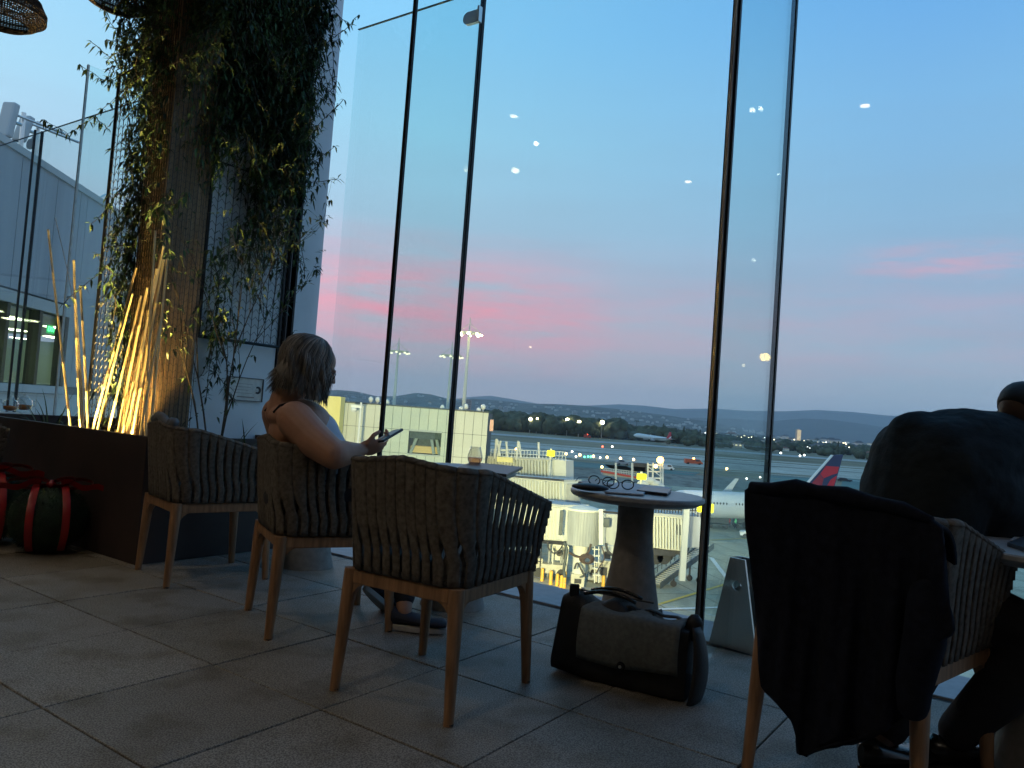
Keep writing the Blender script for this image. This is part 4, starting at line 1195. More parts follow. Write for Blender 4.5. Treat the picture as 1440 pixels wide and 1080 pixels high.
def jp(x, y, t, k):
    fold = .016*math.sin(x*.085+1.3*math.sin(y*.012))*min(1, t*2.5)+.009*math.sin(x*.21+y*.02)*min(1, t*2)+.010*noise.noise(V((x*.02, y*.012, 1)))
    return AT(x, y, Yj(x)-.035-.03*t+fold*1.3)
# inside part falling forward over the seat side, then over the rail, then down the back
for j in range(7):
    t = j/6; row = []
    for i in range(NX+1):
        s_ = i/NX; x = 1047+(1326-1047)*s_; y = topy(x)
        p = AT(x, y, Yj(x)-.03); q = C4.inverted() @ p
        dd = (C4.to_3x3() @ V((0, 1, 0)))
        row.append(p+dd*(.11*math.cos(t*math.pi/2))+V((0, 0, -.10*(1-math.sin(t*math.pi/2)))))
    rows.append(row)
NR = 46
for j in range(1, NR+1):
    t = j/NR; row = []
    for i in range(NX+1):
        s_ = i/NX; yb_ = 690+(1062-690)*t
        a, b = lr(yb_); x = a+(b-a)*s_
        y = yb_
        x0_ = 1047+279*s_; ty = topy(x0_)
        k = min(1, t/.22); y = ty+(yb_-690)*1.0 if k >= 1 else ty*(1)+(yb_-690)
        y = min(y, yb_*k+(ty+(yb_-690))*(1-k)) if k < 1 else yb_
        x = x*k+x0_*(1-k)
        row.append(jp(x, y, t, i))
    rows.append(row)
m.grid(rows)
o = m.build('shell', M['jacket'], jr, smooth=True, fix=False); q = o.modifiers.new('t', 'SOLIDIFY'); q.thickness = .012; q.offset = 1
m = MB()   # sleeve hanging to the right of the hem and collar roll
limb(m, [AT(1304, 840, Yj(1304)-.05), AT(1300, 900, Yj(1300)-.06), AT(1286, 960, Yj(1290)-.05), AT(1284, 992, Yj(1290)-.05)], [.045, .050, .044, .038])
remesh(m.build('sleeve', M['jacket'], jr, smooth=True), .008, 2)
m = MB(); m.tube([AT(x, topy(x)+2, Yj(x)-.03) for x in (1056, 1085, 1120, 1150, 1190, 1230, 1270, 1310)], [.018, .022, .026, .02, .026, .02, .018, .012], 12); m.build('collar', M['jacket'], jr, smooth=True)

# ================================================================ OUTSIDE
def sheet(name, m_, x0, x1, y0, y1, z, kind='structure', nx=1, ny=1):
    m = MB(); m.grid([[V((x0+(x1-x0)*i/nx, y0+(y1-y0)*j/ny, z)) for i in range(nx+1)] for j in range(ny+1)])
    return tag(m.build(name, m_, fix=False), kind=kind)
def concrete(name, c1, c2, joints, stain=.5):
    m = bpy.data.materials.new(name); m.use_nodes = True
    nt = m.node_tree; ns = nt.nodes; L = nt.links; b = ns['Principled BSDF']; b.inputs['Roughness'].default_value = .95; b.inputs['Specular IOR Level'].default_value = .12
    tc = ns.new('ShaderNodeTexCoord'); o_ = tc.outputs['Object']
    def nz(sc, det, st=None):
        n = ns.new('ShaderNodeTexNoise'); n.inputs['Scale'].default_value = sc; n.inputs['Detail'].default_value = det
        if st:
            mp = ns.new('ShaderNodeMapping'); mp.inputs['Scale'].default_value = st; L.new(o_, mp.inputs[0]); L.new(mp.outputs[0], n.inputs['Vector'])
        else: L.new(o_, n.inputs['Vector'])
        return n.outputs['Fac']
    def ramp(f, a, b_, ca, cb):
        r = ns.new('ShaderNodeValToRGB'); r.color_ramp.elements[0].position = a; r.color_ramp.elements[1].position = b_
        r.color_ramp.elements[0].color = (*ca, 1); r.color_ramp.elements[1].color = (*cb, 1); L.new(f, r.inputs[0]); return r.outputs[0]
    def mul(x, y):
        k = ns.new('ShaderNodeMix'); k.data_type = 'RGBA'; k.blend_type = 'MULTIPLY'; k.inputs[0].default_value = 1; L.new(x, k.inputs[6]); L.new(y, k.inputs[7]); return k.outputs[2]
    out = ramp(nz(.05, 6), .3, .7, c1, c2)
    out = mul(out, ramp(nz(.35, 6, (1, .35, 1)), .36, .52, (stain,)*3, (1, 1, 1)))
    out = mul(out, ramp(nz(3, 4), .3, .7, (.85,)*3, (1.1,)*3))
    if joints:
        br = ns.new('ShaderNodeTexBrick'); br.offset = 0; br.inputs['Scale'].default_value = 1; br.inputs['Brick Width'].default_value = joints; br.inputs['Row Height'].default_value = joints
        br.inputs['Mortar Size'].default_value = .10; br.inputs['Color1'].default_value = (1, 1, 1, 1); br.inputs['Color2'].default_value = (.9, .9, .9, 1); br.inputs['Mortar'].default_value = (.55, .55, .55, 1)
        mp = ns.new('ShaderNodeMapping'); mp.inputs['Rotation'].default_value = (0, 0, math.radians(-14)); L.new(o_, mp.inputs[0]); L.new(mp.outputs[0], br.inputs['Vector'])
        out = mul(out, br.outputs['Color'])
    L.new(out, b.inputs['Base Color']); return m
M['apron'] = concrete('apron_concrete', (.38, .37, .27), (.52, .50, .37), 6.0, .8)
M['asphalt'] = concrete('asphalt', (.20, .19, .155), (.28, .265, .22), 0, .6)
M['taxi'] = concrete('taxiway_concrete', (.42, .385, .31), (.58, .54, .45), 0, .75)
M['pale'] = concrete('runway_edge', (.36, .36, .34), (.46, .46, .44), 0, .8)
M['grass'] = mat('dry_grass', (.16, .15, .075), .95, var=.35, scale=.02, col2=(.22, .18, .11), detail=8)
M['island'] = mat('green_paint', (.075, .16, .14), .8, var=.2, scale=.05)
M['paint'] = mat('marking_paint', (.75, .75, .70), .6)
M['paint_y'] = mat('yellow_marking', (.65, .45, .05), .6)
M['terrain'] = mat('plain', (.045, .055, .040), .95, var=.3, scale=.004, col2=(.09, .085, .075), detail=9)
sheet('ground', M['terrain'], -16000, 16000, -3, 16000, GZ-.06)
sheet('airfield_grass', M['grass'], -900, 1400, 230, 870, GZ-.03)
sheet('apron', M['apron'], -300, 500, 5, 205, GZ)
sheet('service_road', M['asphalt'], -900, 1400, 205.0, 262, GZ)
sheet('taxiway', M['taxi'], -900, 1400, 318, 432, GZ)
sheet('taxiway', M['asphalt'], -900, 1400, 380, 388, GZ+.05)
sheet('runway', M['taxi'], -900, 1400, 448, 470, GZ)
sheet('runway', M['pale'], -900, 1400, 596, 648, GZ)
sheet('perimeter_road', M['asphalt'], -900, 1400, 700, 716, GZ)
def island(px, label):
    m = MB(); m.poly([FL(x, y, GZ+.05) for x, y in px]); tag(m.build('painted_island', M['island'], fix=False), kind='structure')
island([(799, 648), (880, 655), (900, 664), (800, 656)], ''); island([(1083, 668), (1140, 672), (1130, 684), (1080, 679)], ''); island([(1186, 672), (1240, 678), (1240, 690), (1182, 686)], ''); island([(850, 653), (985, 664), (975, 669), (860, 660)], '')
def stripe(px0, px1, w, m_, z=GZ+.06):
    a = FL(px0[0], px0[1], z); b = FL(px1[0], px1[1], z); s_ = (b-a).cross(V((0, 0, 1))).normalized()*w/2
    m = MB(); m.poly([a-s_, b-s_, b+s_, a+s_]); tag(m.build('ground_marking', m_, fix=False), kind='structure')
stripe((804, 645), (1240, 679), 1.4, M['paint']); stripe((705, 622.3), (1240, 662.5), 3.0, M['paint']); stripe((945, 663), (1180, 688), .9, mat('red_marking', (.55, .10, .06), .6)); stripe((930, 660), (1180, 680), .5, M['paint_y'])
stripe((1000, 784), (1060, 862), .5, M['paint']); stripe((880, 858), (1075, 852), .45, M['paint']); stripe((985, 760), (1070, 756), .3, M['paint_y']); stripe((925, 850), (1090, 800), .35, M['paint_y'])
stripe((690, 640), (900, 648), .6, M['paint_y'])
# lower storeys of the terminal under the terrace
m = MB(); m.dbox(-14, 8, -6, 4.05, GZ, -.31); tag(m.build('terminal_wall', M['white_wall']), 'pale terminal storeys under the terrace edge', 'building')

# hills
def hill(name, ridge, Y, depth, m_, nz_amp, rough=1.0, rows_n=16):
    def ry(x):
        for (a, b), (c_, d) in zip(ridge, ridge[1:]):
            if a <= x <= c_: return b+(d-b)*(x-a)/(c_-a)
        return ridge[0][1] if x < ridge[0][0] else ridge[-1][1]
    m = MB(); rows = []; xs = [ridge[0][0]+(ridge[-1][0]-ridge[0][0])*i/260 for i in range(261)]
    for j in range(rows_n+1):
        t = j/rows_n; row = []
        for x in xs:
            p = AT(x, ry(x), Y); h = p.z-GZ
            base = V((p.x, Y, 0)); dirv = V((p.x, Y, 0)).normalized()
            if t <= .8:
                u = t/.8; q = base-dirv*depth*(1-u); zz = GZ-2+h*(u**1.15)
                zz += nz_amp*h*noise.noise(V((q.x*.0022*rough, q.y*.0022*rough, 0)))*math.sin(math.pi*min(1, u))*1.4+nz_amp*h*.35*noise.noise(V((q.x*.008*rough, q.y*.008*rough, 4)))*math.sin(math.pi*u)
            else:
                u = (t-.8)/.2; q = base+dirv*depth*.5*u; zz = GZ+h*(1-u*u)
            row.append(V((q.x, q.y, max(zz, GZ-3))))
        rows.append(row)
    m.grid(rows); return tag(m.build(name, m_, smooth=True, fix=False), kind='structure'), m, rows
M['hillside'] = mat('wooded_hillside', (.030, .042, .032), .95, var=.5, scale=.01, col2=(.075, .08, .065), detail=10, thresh=(.35, .65))
M['farhill'] = mat('far_hillside', (.045, .055, .05), .95, var=.3, scale=.003, detail=8)
near, nm, nrows = hill('near_hills', [(380, 556), (440, 549), (475, 548), (500, 550), (530, 557), (556, 557), (585, 552), (605, 554), (640, 563), (665, 560), (690, 562), (740, 567), (790, 568), (830, 571), (870, 575), (900, 579), (940, 584), (985, 591), (1030, 599), (1080, 608)], 5200, 1900, M['hillside'], .16, 1.2)
hill('middle_hills', [(860, 598), (920, 590), (980, 587), (1040, 589), (1085, 592), (1130, 588), (1170, 590), (1215, 596), (1260, 603), (1330, 612), (1440, 616), (1560, 612)], 8200, 2200, M['farhill'], .12, .8)
hill('far_hills', [(600, 566), (660, 558), (690, 556), (720, 561), (760, 568), (830, 570), (870, 568), (905, 570), (950, 575), (1000, 574), (1045, 577), (1100, 578), (1150, 576), (1200, 579), (1250, 584), (1300, 585), (1380, 590), (1480, 588), (1620, 596)], 12500, 3000, M['farhill'], .12, .6)
hill('far_hills', [(-300, 492), (-100, 505), (100, 518), (250, 535), (330, 540), (390, 551), (450, 552), (560, 562)], 9000, 2500, M['farhill'], .12, .6)

# houses on the hill and in the plain
HM_ = [mat('house_wall', c_, .8, var=.05) for c_ in ((.75, .72, .66), (.60, .52, .44), (.70, .56, .50), (.80, .80, .80))]
RM_ = [mat('house_roof', c_, .9, var=.1) for c_ in ((.22, .10, .07), (.16, .14, .13), (.10, .10, .11), (.30, .24, .2))]
def house_proto(k):
    r = empty('house', (0, 0, 0), 'x', 'house'); w, d, h = ((12, 9, 5), (18, 10, 6), (9, 9, 7), (24, 12, 5))[k]
    m = MB(); m.box((0, 0, h/2), (w, d, h)); m.build('wall', HM_[k], r, world=False)
    m = MB(); e = .6; a, b = w/2+e, d/2+e
    o = len(m.v); m.v += [V((-a, -b, h)), V((a, -b, h)), V((a, b, h)), V((-a, b, h)), V((-a*.55, 0, h+3)), V((a*.55, 0, h+3))]
    for q in ((o, o+1, o+5, o+4), (o+1, o+2, o+5), (o+2, o+3, o+4, o+5), (o+3, o, o+4), (o+3, o+2, o+1, o)): m.face(*q)
    m.build('roof', RM_[k], r, world=False)
    m = MB(); 
    for i in range(-1, 2): m.box((i*w*.28, -d/2-.02, h*.55), (w*.13, .06, h*.3))
    m.build('window', emat('lit_window', (1., .8, .45), .9 if k % 2 else .25), r, world=False); return r
protos = [house_proto(k) for k in range(4)]
rs = random.Random(11); used = set()
names = ['tan', 'white', 'red-roofed', 'grey']
def put_house(k, p, label, grp, sc=1):
    r = protos[k] if k not in used else copy_tree(protos[k]); used.add(k)
    r.location = p; r.rotation_euler = (0, 0, rs.uniform(-.6, .6)); r.scale = (sc, sc, sc); tag(r, label, 'house', grp)
for i in range(120):
    x = rs.uniform(960, 1262); y = rs.uniform(0, 1)
    Yd = 760+1700*rs.random()**1.2
    p = AT(x, 600, Yd); put_house(rs.randrange(4), (p.x, p.y, GZ), 'low pale house among dark trees beyond the runways, towards the right', 'houses beyond the runways', rs.uniform(.55, 1.05))
for i in range(22):
    x = rs.uniform(880, 1000); Yd = rs.uniform(850, 1500); p = AT(x, 600, Yd)
    put_house(rs.randrange(4), (p.x, p.y, GZ), 'low pale house among the trees behind the climbing jet', 'houses behind the climbing jet', rs.uniform(.9, 1.4))
for i in range(105):
    x = rs.uniform(690, 1262); Yd = rs.uniform(1900, 4600); p = AT(x, 600, Yd)
    put_house(rs.randrange(4), (p.x, p.y, GZ), 'far pale building in the low city strip below the hills', 'buildings of the far city strip', rs.uniform(1.1, 2.4))
hb_m = mat('hill_house', (.50, .48, .45), .8)
for i in range(150):
    j = rs.randrange(2, 12); k = int(rs.random()*200)+58 if rs.random() < .75 else rs.randrange(10, 258)
    p = nrows[j][k].lerp(nrows[j+1][k+1], rs.random())
    if p.z < GZ+12: continue
    m = MB(); s_ = rs.uniform(7, 15); m.box(p+V((0, 0, 3)), (s_*1.6, s_, 9)); m.prism([p+V((-s_*.85, -s_*.55, 7.6)), p+V((s_*.85, -s_*.55, 7.6)), p+V((0, -s_*.55, 11))], V((0, s_*1.1, 0)))
    tag(m.build('hill_house', hb_m), 'tiny pale house dotted on the wooded hillside', 'house', 'houses on the hillside')
def tower(px0, px1, yt, Y, col, label, lit=0):
    a = AT(px0, yt, Y); b = AT(px1, yt, Y); w = (b-a).length; r = empty('tower_block', V(((a.x+b.x)/2, Y, GZ)), label, 'tower')
    m = MB(); m.box(V(((a.x+b.x)/2, Y+w/2, (a.z+GZ)/2)), (w, w, a.z-GZ)); m.box(V(((a.x+b.x)/2, Y+w/2, a.z+w*.08)), (w*.4, w*.4, w*.16)); m.build('block', mat('tower_wall', col, .8), r)
    m = MB(); nf = 9
    for k in range(nf): m.box(V(((a.x+b.x)/2, Y-.5, a.z-(k+.6)*w*.28)), (w*.86, 1.2, w*.10))
    m.build('window_band', emat('tower_windows', (1., .82, .5), lit) if lit else mat('tower_glass', (.08, .09, .11), .3), r)
for a in ((484, 488, 556, 4300, (.45, .46, .48), 'pale tower at the left end of the far skyline by the woman\'s face'), (491, 500, 558, 4300, (.40, .42, .45), 'broad grey tower block left on the skyline'),
          (510, 514, 557, 4400, (.42, .42, .44), 'slim grey tower over the terminal roof near the antennas'), (569, 572, 563, 4400, (.45, .45, .46), 'slim pale tower beside the first light mast'), (563, 566, 561, 4600, (.35, .38, .42), 'faint thin tower just right of the first light mast'),
          (622, 627, 562, 3000, (.33, .33, .34), 'grey tower between the second mast and the black rib'), (649, 653, 563, 2600, (.45, .30, .24), 'narrow reddish tower left of the tallest mast foot'), (654, 663, 562, 2600, (.50, .33, .27), 'broad reddish brick tower behind the tallest mast'),
          (668, 672, 570, 3400, (.5, .5, .5), 'small pale tower above the terminal roof corner'), (683, 688, 574, 3200, (.5, .5, .52), 'low white block at the end of the terminal roof'), (701, 706, 571, 2900, (.58, .54, .52), 'left one of two pale twin towers'), (708, 714, 572, 2900, (.52, .53, .55), 'right one of two pale twin towers'),
          (805, 812, 578, 3300, (.45, .46, .46), 'small pale block above the floodlit trees')):
    tower(*a)
tower(1121, 1127, 604, 1800, (.62, .45, .35), 'orange-lit tower standing alone in the right-hand suburbs', .8)

# trees beyond the airfield
M['fartree'] = mat('far_trees', (.035, .045, .024), .95, var=.5, scale=.12, col2=(.075, .08, .045), detail=6)
def crown(m, p, w, h, rs_):
    for k in range(6):
        c_ = p+V((rs_.uniform(-.35, .35)*w, rs_.uniform(-.3, .3)*w, h*(.35+.45*rs_.random()))); q = w*rs_.uniform(.26, .42); sd = rs_.random()*50
        m.ball(c_, (q, q, q*rs_.uniform(.7, 1.1)), 9, 6, disp=lambda d: 1+.45*noise.noise(d*2.2+V((sd, 0, 0))))
m = MB(); rs = random.Random(5)
for i in range(330):
    x = rs.uniform(682, 975); Yd = rs.uniform(770, 900); p = AT(x, 600, Yd); p.z = GZ
    hh = rs.uniform(11, 19)*(1 if x < 880 else .75); crown(m, p, hh*1.1, hh, rs)
tag(m.build('tree_belt', M['fartree'], smooth=True, fix=False), 'dark belt of trees beyond the airfield under the floodlights', 'trees', kind='stuff')
m = MB()
for i in range(520):
    x = rs.uniform(930, 1290); Yd = 690+1500*rs.random()**1.3; p = AT(x, 600, Yd); p.z = GZ; hh = rs.uniform(4, 9); crown(m, p, hh*1.3, hh, rs)
for i in range(300):
    x = rs.uniform(-200, 700); Yd = rs.uniform(800, 1400); p = AT(x, 600, Yd); p.z = GZ; hh = rs.uniform(6, 14); crown(m, p, hh*1.2, hh, rs)
tag(m.build('suburb_trees', M['fartree'], smooth=True, fix=False), 'scattered dark trees between the suburban houses', 'trees', kind='stuff')
def tree(x, Y, h, label, palm=False):
    p = AT(x, 600, Y); p.z = GZ; r = empty('palm_tree' if palm else 'cypress_tree', p, label, 'tree')
    m = MB(); m.tube([p, p+V((.2, 0, h*.9))], [h*.02, h*.012], 6); m.build('trunk', M['stem'], r); m = MB()
    if palm:
        for k in range(16):
            a = k*.39*6.28; d = V((math.cos(a), math.sin(a), 0)); pts = [p+V((.2, 0, h*.9))+d*h*.14*t+V((0, 0, h*(.06*math.sin(t*2.6)-.05*t*t))) for t in (0, .3, .6, 1)]; m.tube(pts, [.3, .35, .25, .05], 4)
    else:
        for k in range(9): q = h*.16*(1-k/11); m.ball(p+V((.2*math.sin(k), .2, h*(.15+.09*k))), (q, q, h*.09), 9, 6, disp=lambda d: 1+.4*noise.noise(d*3+V((k, 0, 0))))
    m.build('crown', M['fartree'], r, fix=False)
for i, (x, Y, h, l, pm) in enumerate([(1000, 800, 20, 'tall dark cypress left of the double black rib', 0), (985, 900, 17, 'pointed dark tree near the pink building', 0), (962, 820, 19, 'dark pointed tree right of the climbing jet', 0), (933, 880, 21, 'tall pointed tree behind the climbing jet', 0), (895, 880, 22, 'palm tree above the nose of the climbing jet', 1), (1180, 720, 15, 'dark tree standing just left of the tail fin tip', 0), (1150, 900, 16, 'palm tree in the suburbs left of the tail fin', 1), (1060, 950, 15, 'dark tree in the suburbs between the two right ribs', 0)]): tree(x, Y, h, l, pm)

# distant lamps
def dot(px, py, Y, rad, col, st, name, label, cat, grp, pole=True):
    p = AT(px, py, Y); r = empty(name, V((p.x, p.y, GZ)), label, cat, grp)
    m = MB(); m.ball(p, rad, 8, 6); m.build('lamp_head', emat('lamp', col, st), r, smooth=True)
    if pole: m = MB(); m.tube([V((p.x, p.y, GZ)), p-V((0, 0, rad))], rad*.22, 5); m.build('pole', M['steel'], r)
FY = (1., .86, .5)
for i, (x, y, q) in enumerate([(746, 589.5, 1.5), (755.5, 588.5, .9), (783, 591.5, 1.4), (798, 590.5, 1.7), (814.5, 594, 1.8), (847, 594, 1.9)]):
    dot(x, y, 770, q*1.1, FY, 14, 'floodlight', ['leftmost bright floodlight over the tree belt', 'smaller floodlight right of the leftmost one', 'third floodlight over the tree belt', 'fourth floodlight over the tree belt', 'low wide floodlight fifth from the left', 'rightmost tall floodlight over the tree belt'][i], 'floodlight', 'floodlights over the tree belt')
for x, y, q in ((699, 586, .8), (876, 599.5, .8), (768, 590, .5), (825, 595, .6)): dot(x, y, 790, q, (1, .95, .85), 8, 'street_lamp', 'small white street lamp among the tree belt', 'street lamp', 'street lamps in the tree belt')
rs = random.Random(21)
for i in range(170):
    x = rs.uniform(700, 1255); Yd = rs.uniform(1000 if x < 960 else 680, 3200); h0 = .073*(x-720)+585.5; y = h0+ (9/Yd)*1081*rs.uniform(.75, 1.3)
    dot(x, y, Yd, .0011*Yd*rs.uniform(.35, .8), (1., .80, .5) if rs.random() < .7 else (1, .95, .9), 6, 'street_lamp', 'tiny warm street lamp in the right-hand suburbs', 'street lamp', 'street lamps in the suburbs', False)
rd = [(726, 631.5, 'o'), (804.5, 635, 'w'), (796, 638, 'o'), (815.5, 639.5, 'o'), (810, 642, 'w'), (822, 642.5, 'g'), (827, 642, 'g'), (831, 642.3, 'g'), (834.5, 641.5, 'o'), (844, 643.5, 'w'), (853.7, 643, 'o'), (872.5, 644.5, 'o'), (891, 646, 'o'), (846.5, 656.5, 'o'), (922, 655, 'o'), (1022, 659, 'o'), (1069, 671, 'w'), (1050, 673, 'w'), (1125, 641, 'w'), (1131, 640, 'w'), (861, 628, 'w'), (1098, 637, 'w'), (680+860/5.14, 628, 'r')]
cm = {'o': ((1., .62, .2), 9, .55), 'w': ((1, .95, .85), 8, .38), 'g': ((.1, 1., .4), 5, .42), 'r': ((1, .1, .05), 6, .4)}
nm_ = {'o': 'amber', 'w': 'white', 'g': 'green', 'r': 'red'}
for x, y, k in rd:
    p = FL(x, y, GZ+.6); col, st, q = cm[k]
    r = empty('airfield_light', V((p.x, p.y, GZ)), 'small %s ground light glowing on the taxiways' % nm_[k], 'airfield light', nm_[k]+' airfield lights')
    q = q*max(.35, p.y/330); m = MB(); m.ball(p, (q, q, q), 8, 6); m.build('lens', emat('lens', col, st), r, smooth=True); m = MB(); m.tube([V((p.x, p.y, GZ)), p], q*.3, 6); m.build('base', M['black_metal'], r)

# vehicles
def car(name, p, d, L_, W_, H_, col, label, cat='car', kind='car', beacon=None):
    d = V((d[0], d[1], 0)).normalized(); R_ = yaw_frame(d); r = empty(name, p, label, cat)
    def P(x, y, z): return p+R_ @ V((x*W_, y*L_, z*H_))
    pm = mat('car_paint', col, .35, var=.03)
    side = [(-.5, .18), (.48, .18), (.5, .40), (.46, .52), (.20, .58), (.05, .97), (-.34, 1.0), (-.46, .62), (-.5, .55)] if kind == 'car' else [(-.5, .15), (.48, .15), (.5, .42), (.40, .55), (.32, .95), (-.5, 1.0)]
    m = MB(); m.prism([P(-.5, a, b) for a, b in side], (P(.5, 0, 0)-P(-.5, 0, 0))); m.build('body', pm, r, bevel=.04)
    m = MB()
    for sx in (-.505, .505):
        m.prism([P(sx, a, b) for a, b in (((-.32, .64), (.10, .64), (.02, .90), (-.30, .92)) if kind == 'car' else ((.08, .60), (.34, .60), (.28, .88), (.08, .90)))], R_ @ V((.02*(1 if sx > 0 else -1), 0, 0)))
    m.build('window', M['menu'], r)
    for sx in (-.46, .46):
        for sy in (-.32, .32):
            c_ = P(sx, sy, .19); m = MB(); a = R_ @ V((.10, 0, 0)); m.tube([c_-a, c_+a], .19*H_, 16); w = m.build('wheel', M['foot'], r, smooth=True, angle=40)
    if beacon: m = MB(); m.ball(P(0, 0, 1.06), .25 if L_ < 8 else .5, 8, 6); m.build('beacon', emat('beacon', beacon, 12), r)
car('pickup_van', FL(1062, 757, GZ), (-1, .25), 4.6, 1.9, 1.75, (.75, .75, .72), 'white car nosing out from behind the draped jacket on the apron')
car('van', FL(936, 661, GZ), (1, -.1), 6, 2.2, 2.2, (.7, .7, .68), 'white van on the taxiway right of the orange beacon', 'van', 'van')
car('fire_truck', FL(975, 653, GZ), (1, 0), 8, 2.5, 2.4, (.45, .08, .03), 'orange-lit truck on the far taxiway left of the double rib', 'truck', 'van', (1, .35, .08))
car('truck', FL(1064, 631, GZ), (1, 0), 14, 3.5, 6, (.7, .66, .62), 'white truck beyond the runway between the right ribs', 'truck', 'van')
car('tug', FL(1187, 677, GZ), (1, 0), 5.5, 2, 1.4, (.03, .03, .04), 'low dark tug on the taxiway right of the tail fin', 'tug')
car('tug', FL(875, 654, GZ), (1, .2), 5, 2, 2, (.3, .3, .32), 'small grey service car behind the spectacles table', 'tug')
car('rescue_truck', FL(826, 616, GZ), (1, 0), 7, 3, 3.2, (.5, .05, .03), 'red truck flashing a red beacon by the tree belt', 'truck', 'van', (1, .08, .04))

# airliners
M['jet'] = mat('jet_white', (.72, .73, .70), .3, var=.03, scale=1)
M['jetnavy'] = mat('jet_navy', (.03, .045, .11), .35, var=.05, scale=1); M['jetred'] = mat('jet_red', (.62, .03, .05), .35, var=.05, scale=1); M['jetdred'] = mat('jet_dark_red', (.32, .03, .05), .35, var=.05, scale=1)
M['eng'] = mat('engine', (.35, .35, .36), .35)
def jet(nose, tail, R_, label, tailpx=None, up=None, red=False, near=False):
    ax_ = (tail-nose); L_ = ax_.length; ax_ = ax_.normalized(); upv = V((0, 0, 1)); upv = (upv-ax_*upv.dot(ax_)).normalized(); sd = ax_.cross(upv)
    r = empty('airliner', V((nose.x, nose.y, GZ)), label, 'airliner')
    prof_ = [(0, .02, -.28), (.012, .30, -.24), (.035, .58, -.16), (.07, .84, -.06), (.11, .97, 0), (.15, 1, 0), (.70, 1, 0), (.80, .88, .10), (.90, .58, .33), (.97, .28, .52), (1, .12, .6)]
    m = MB(); rows = []
    for t, q, dz in prof_:
        c_ = nose+ax_*L_*t+upv*dz*R_; rows.append([c_+sd*(R_*q*math.cos(a))+upv*(R_*q*math.sin(a)*1.04) for a in [2*math.pi*k/28 for k in range(29)]])
    m.grid(rows); m.build('fuselage', M['jet'], r, smooth=True)
    if near:
        m = MB(); n = 46
        for k in range(n):
            t = .14+.70*k/n
            if k in (11, 12, 30): continue
            for s_ in (-1, 1):
                c_ = nose+ax_*L_*t+upv*R_*.20+sd*s_*R_*.985; m.ball(c_, (.12, .12, .19), 8, 6)
        m.build('window_row', M['menu'], r)
        m = MB(); c_ = nose+ax_*L_*.53+upv*R_*1.02; m.ball(c_, (1.6, .7, .42), 16, 10, R=yaw_frame(V((-ax_.y, ax_.x, 0)))); m.build('antenna_dome', M['jet'], r, smooth=True)
    for s_ in (-1, 1):
        m = MB(); rt_ = nose+ax_*L_*.40-upv*R_*.45+sd*s_*R_*.7; tip = nose+ax_*L_*.62+sd*s_*L_*.46+upv*R_*.35
        m.hexa([rt_-upv*.25*R_, rt_+ax_*L_*.19-upv*.12*R_, tip+ax_*L_*.045-upv*.03*R_, tip-upv*.03*R_, rt_+upv*.1*R_, rt_+ax_*L_*.19, tip+ax_*L_*.045+upv*.03*R_, tip+upv*.03*R_])
        w = m.build('wing', M['eng'], r)
        m = MB(); m.prism([tip-upv*.05*R_, tip+ax_*L_*.045, tip+ax_*L_*.085+upv*R_*1.15, tip+ax_*L_*.065+upv*R_*1.15], sd*.2); m.build('winglet', M['jet'], w)
        m = MB(); e = nose+ax_*L_*.36-upv*R_*1.15+sd*s_*L_*.155; m.tube([e, e+ax_*L_*.03, e+ax_*L_*.08, e+ax_*L_*.11], [R_*.48, R_*.56, R_*.50, R_*.3], 18); m.build('engine', M['eng'], r, smooth=True)
        m = MB(); rt_ = nose+ax_*L_*.87+upv*R_*.45+sd*s_*R_*.3; tip = nose+ax_*L_*.965+upv*R_*.65+sd*s_*L_*.16
        m.hexa([rt_-upv*.08*R_, rt_+ax_*L_*.09-upv*.08*R_, tip+ax_*L_*.03-upv*.02*R_, tip-upv*.02*R_, rt_+upv*.06*R_, rt_+ax_*L_*.09+upv*.06*R_, tip+ax_*L_*.03, tip]); m.build('tailplane', M['jet'], r)
    return r, ax_, upv, sd, L_
n1 = AT(925, 694.5, 117); n1.z = -10.35; t1 = AT(1203, 716, 129); t1.z = n1.z
jr1, ax_, upv, sd, L1 = jet(n1, t1, 2.0, 'white airliner with red and navy tail fin parked beyond the jet bridges', near=True)
def finpt(x, y): return AT(x, y, 127)
m = MB(); m.prism([finpt(*q) for q in ((1118, 698), (1171, 640), (1186, 639.5), (1166, 712), (1120, 706))], V((0, .42, 0))); fn = m.build('tail_fin', M['jetnavy'], jr1, bevel=.05)
m = MB(); m.prism([finpt(*q)+V((0, -.05, 0)) for q in ((1170, 639.6), (1172.2, 640.2), (1128, 690), (1123, 692))], V((0, .46, 0))); m.build('leading_edge', M['jet'], fn)
m = MB(); m.prism([finpt(*q)+V((0, -.04, 0)) for q in ((1161.5, 655.2), (1179.9, 656.5), (1177.5, 665.5), (1169, 668), (1158.5, 672.5), (1153.5, 666.5))], V((0, .03, 0))); m.build('bright_panel', M['jetred'], fn)
m = MB(); m.prism([finpt(*q)+V((0, -.04, 0)) for q in ((1152.5, 667.2), (1158.2, 673), (1156, 682), (1157, 697), (1147, 694), (1141, 680))], V((0, .03, 0))); m.build('dark_panel', M['jetdred'], fn)
m = MB(); m.prism([finpt(*q)+V((0, -.04, 0)) for q in ((1177, 668.5), (1169.5, 694), (1167, 703), (1161, 697), (1162.5, 684), (1168, 674.5))], V((0, .03, 0))); m.build('rear_panel', M['jetred'], fn)
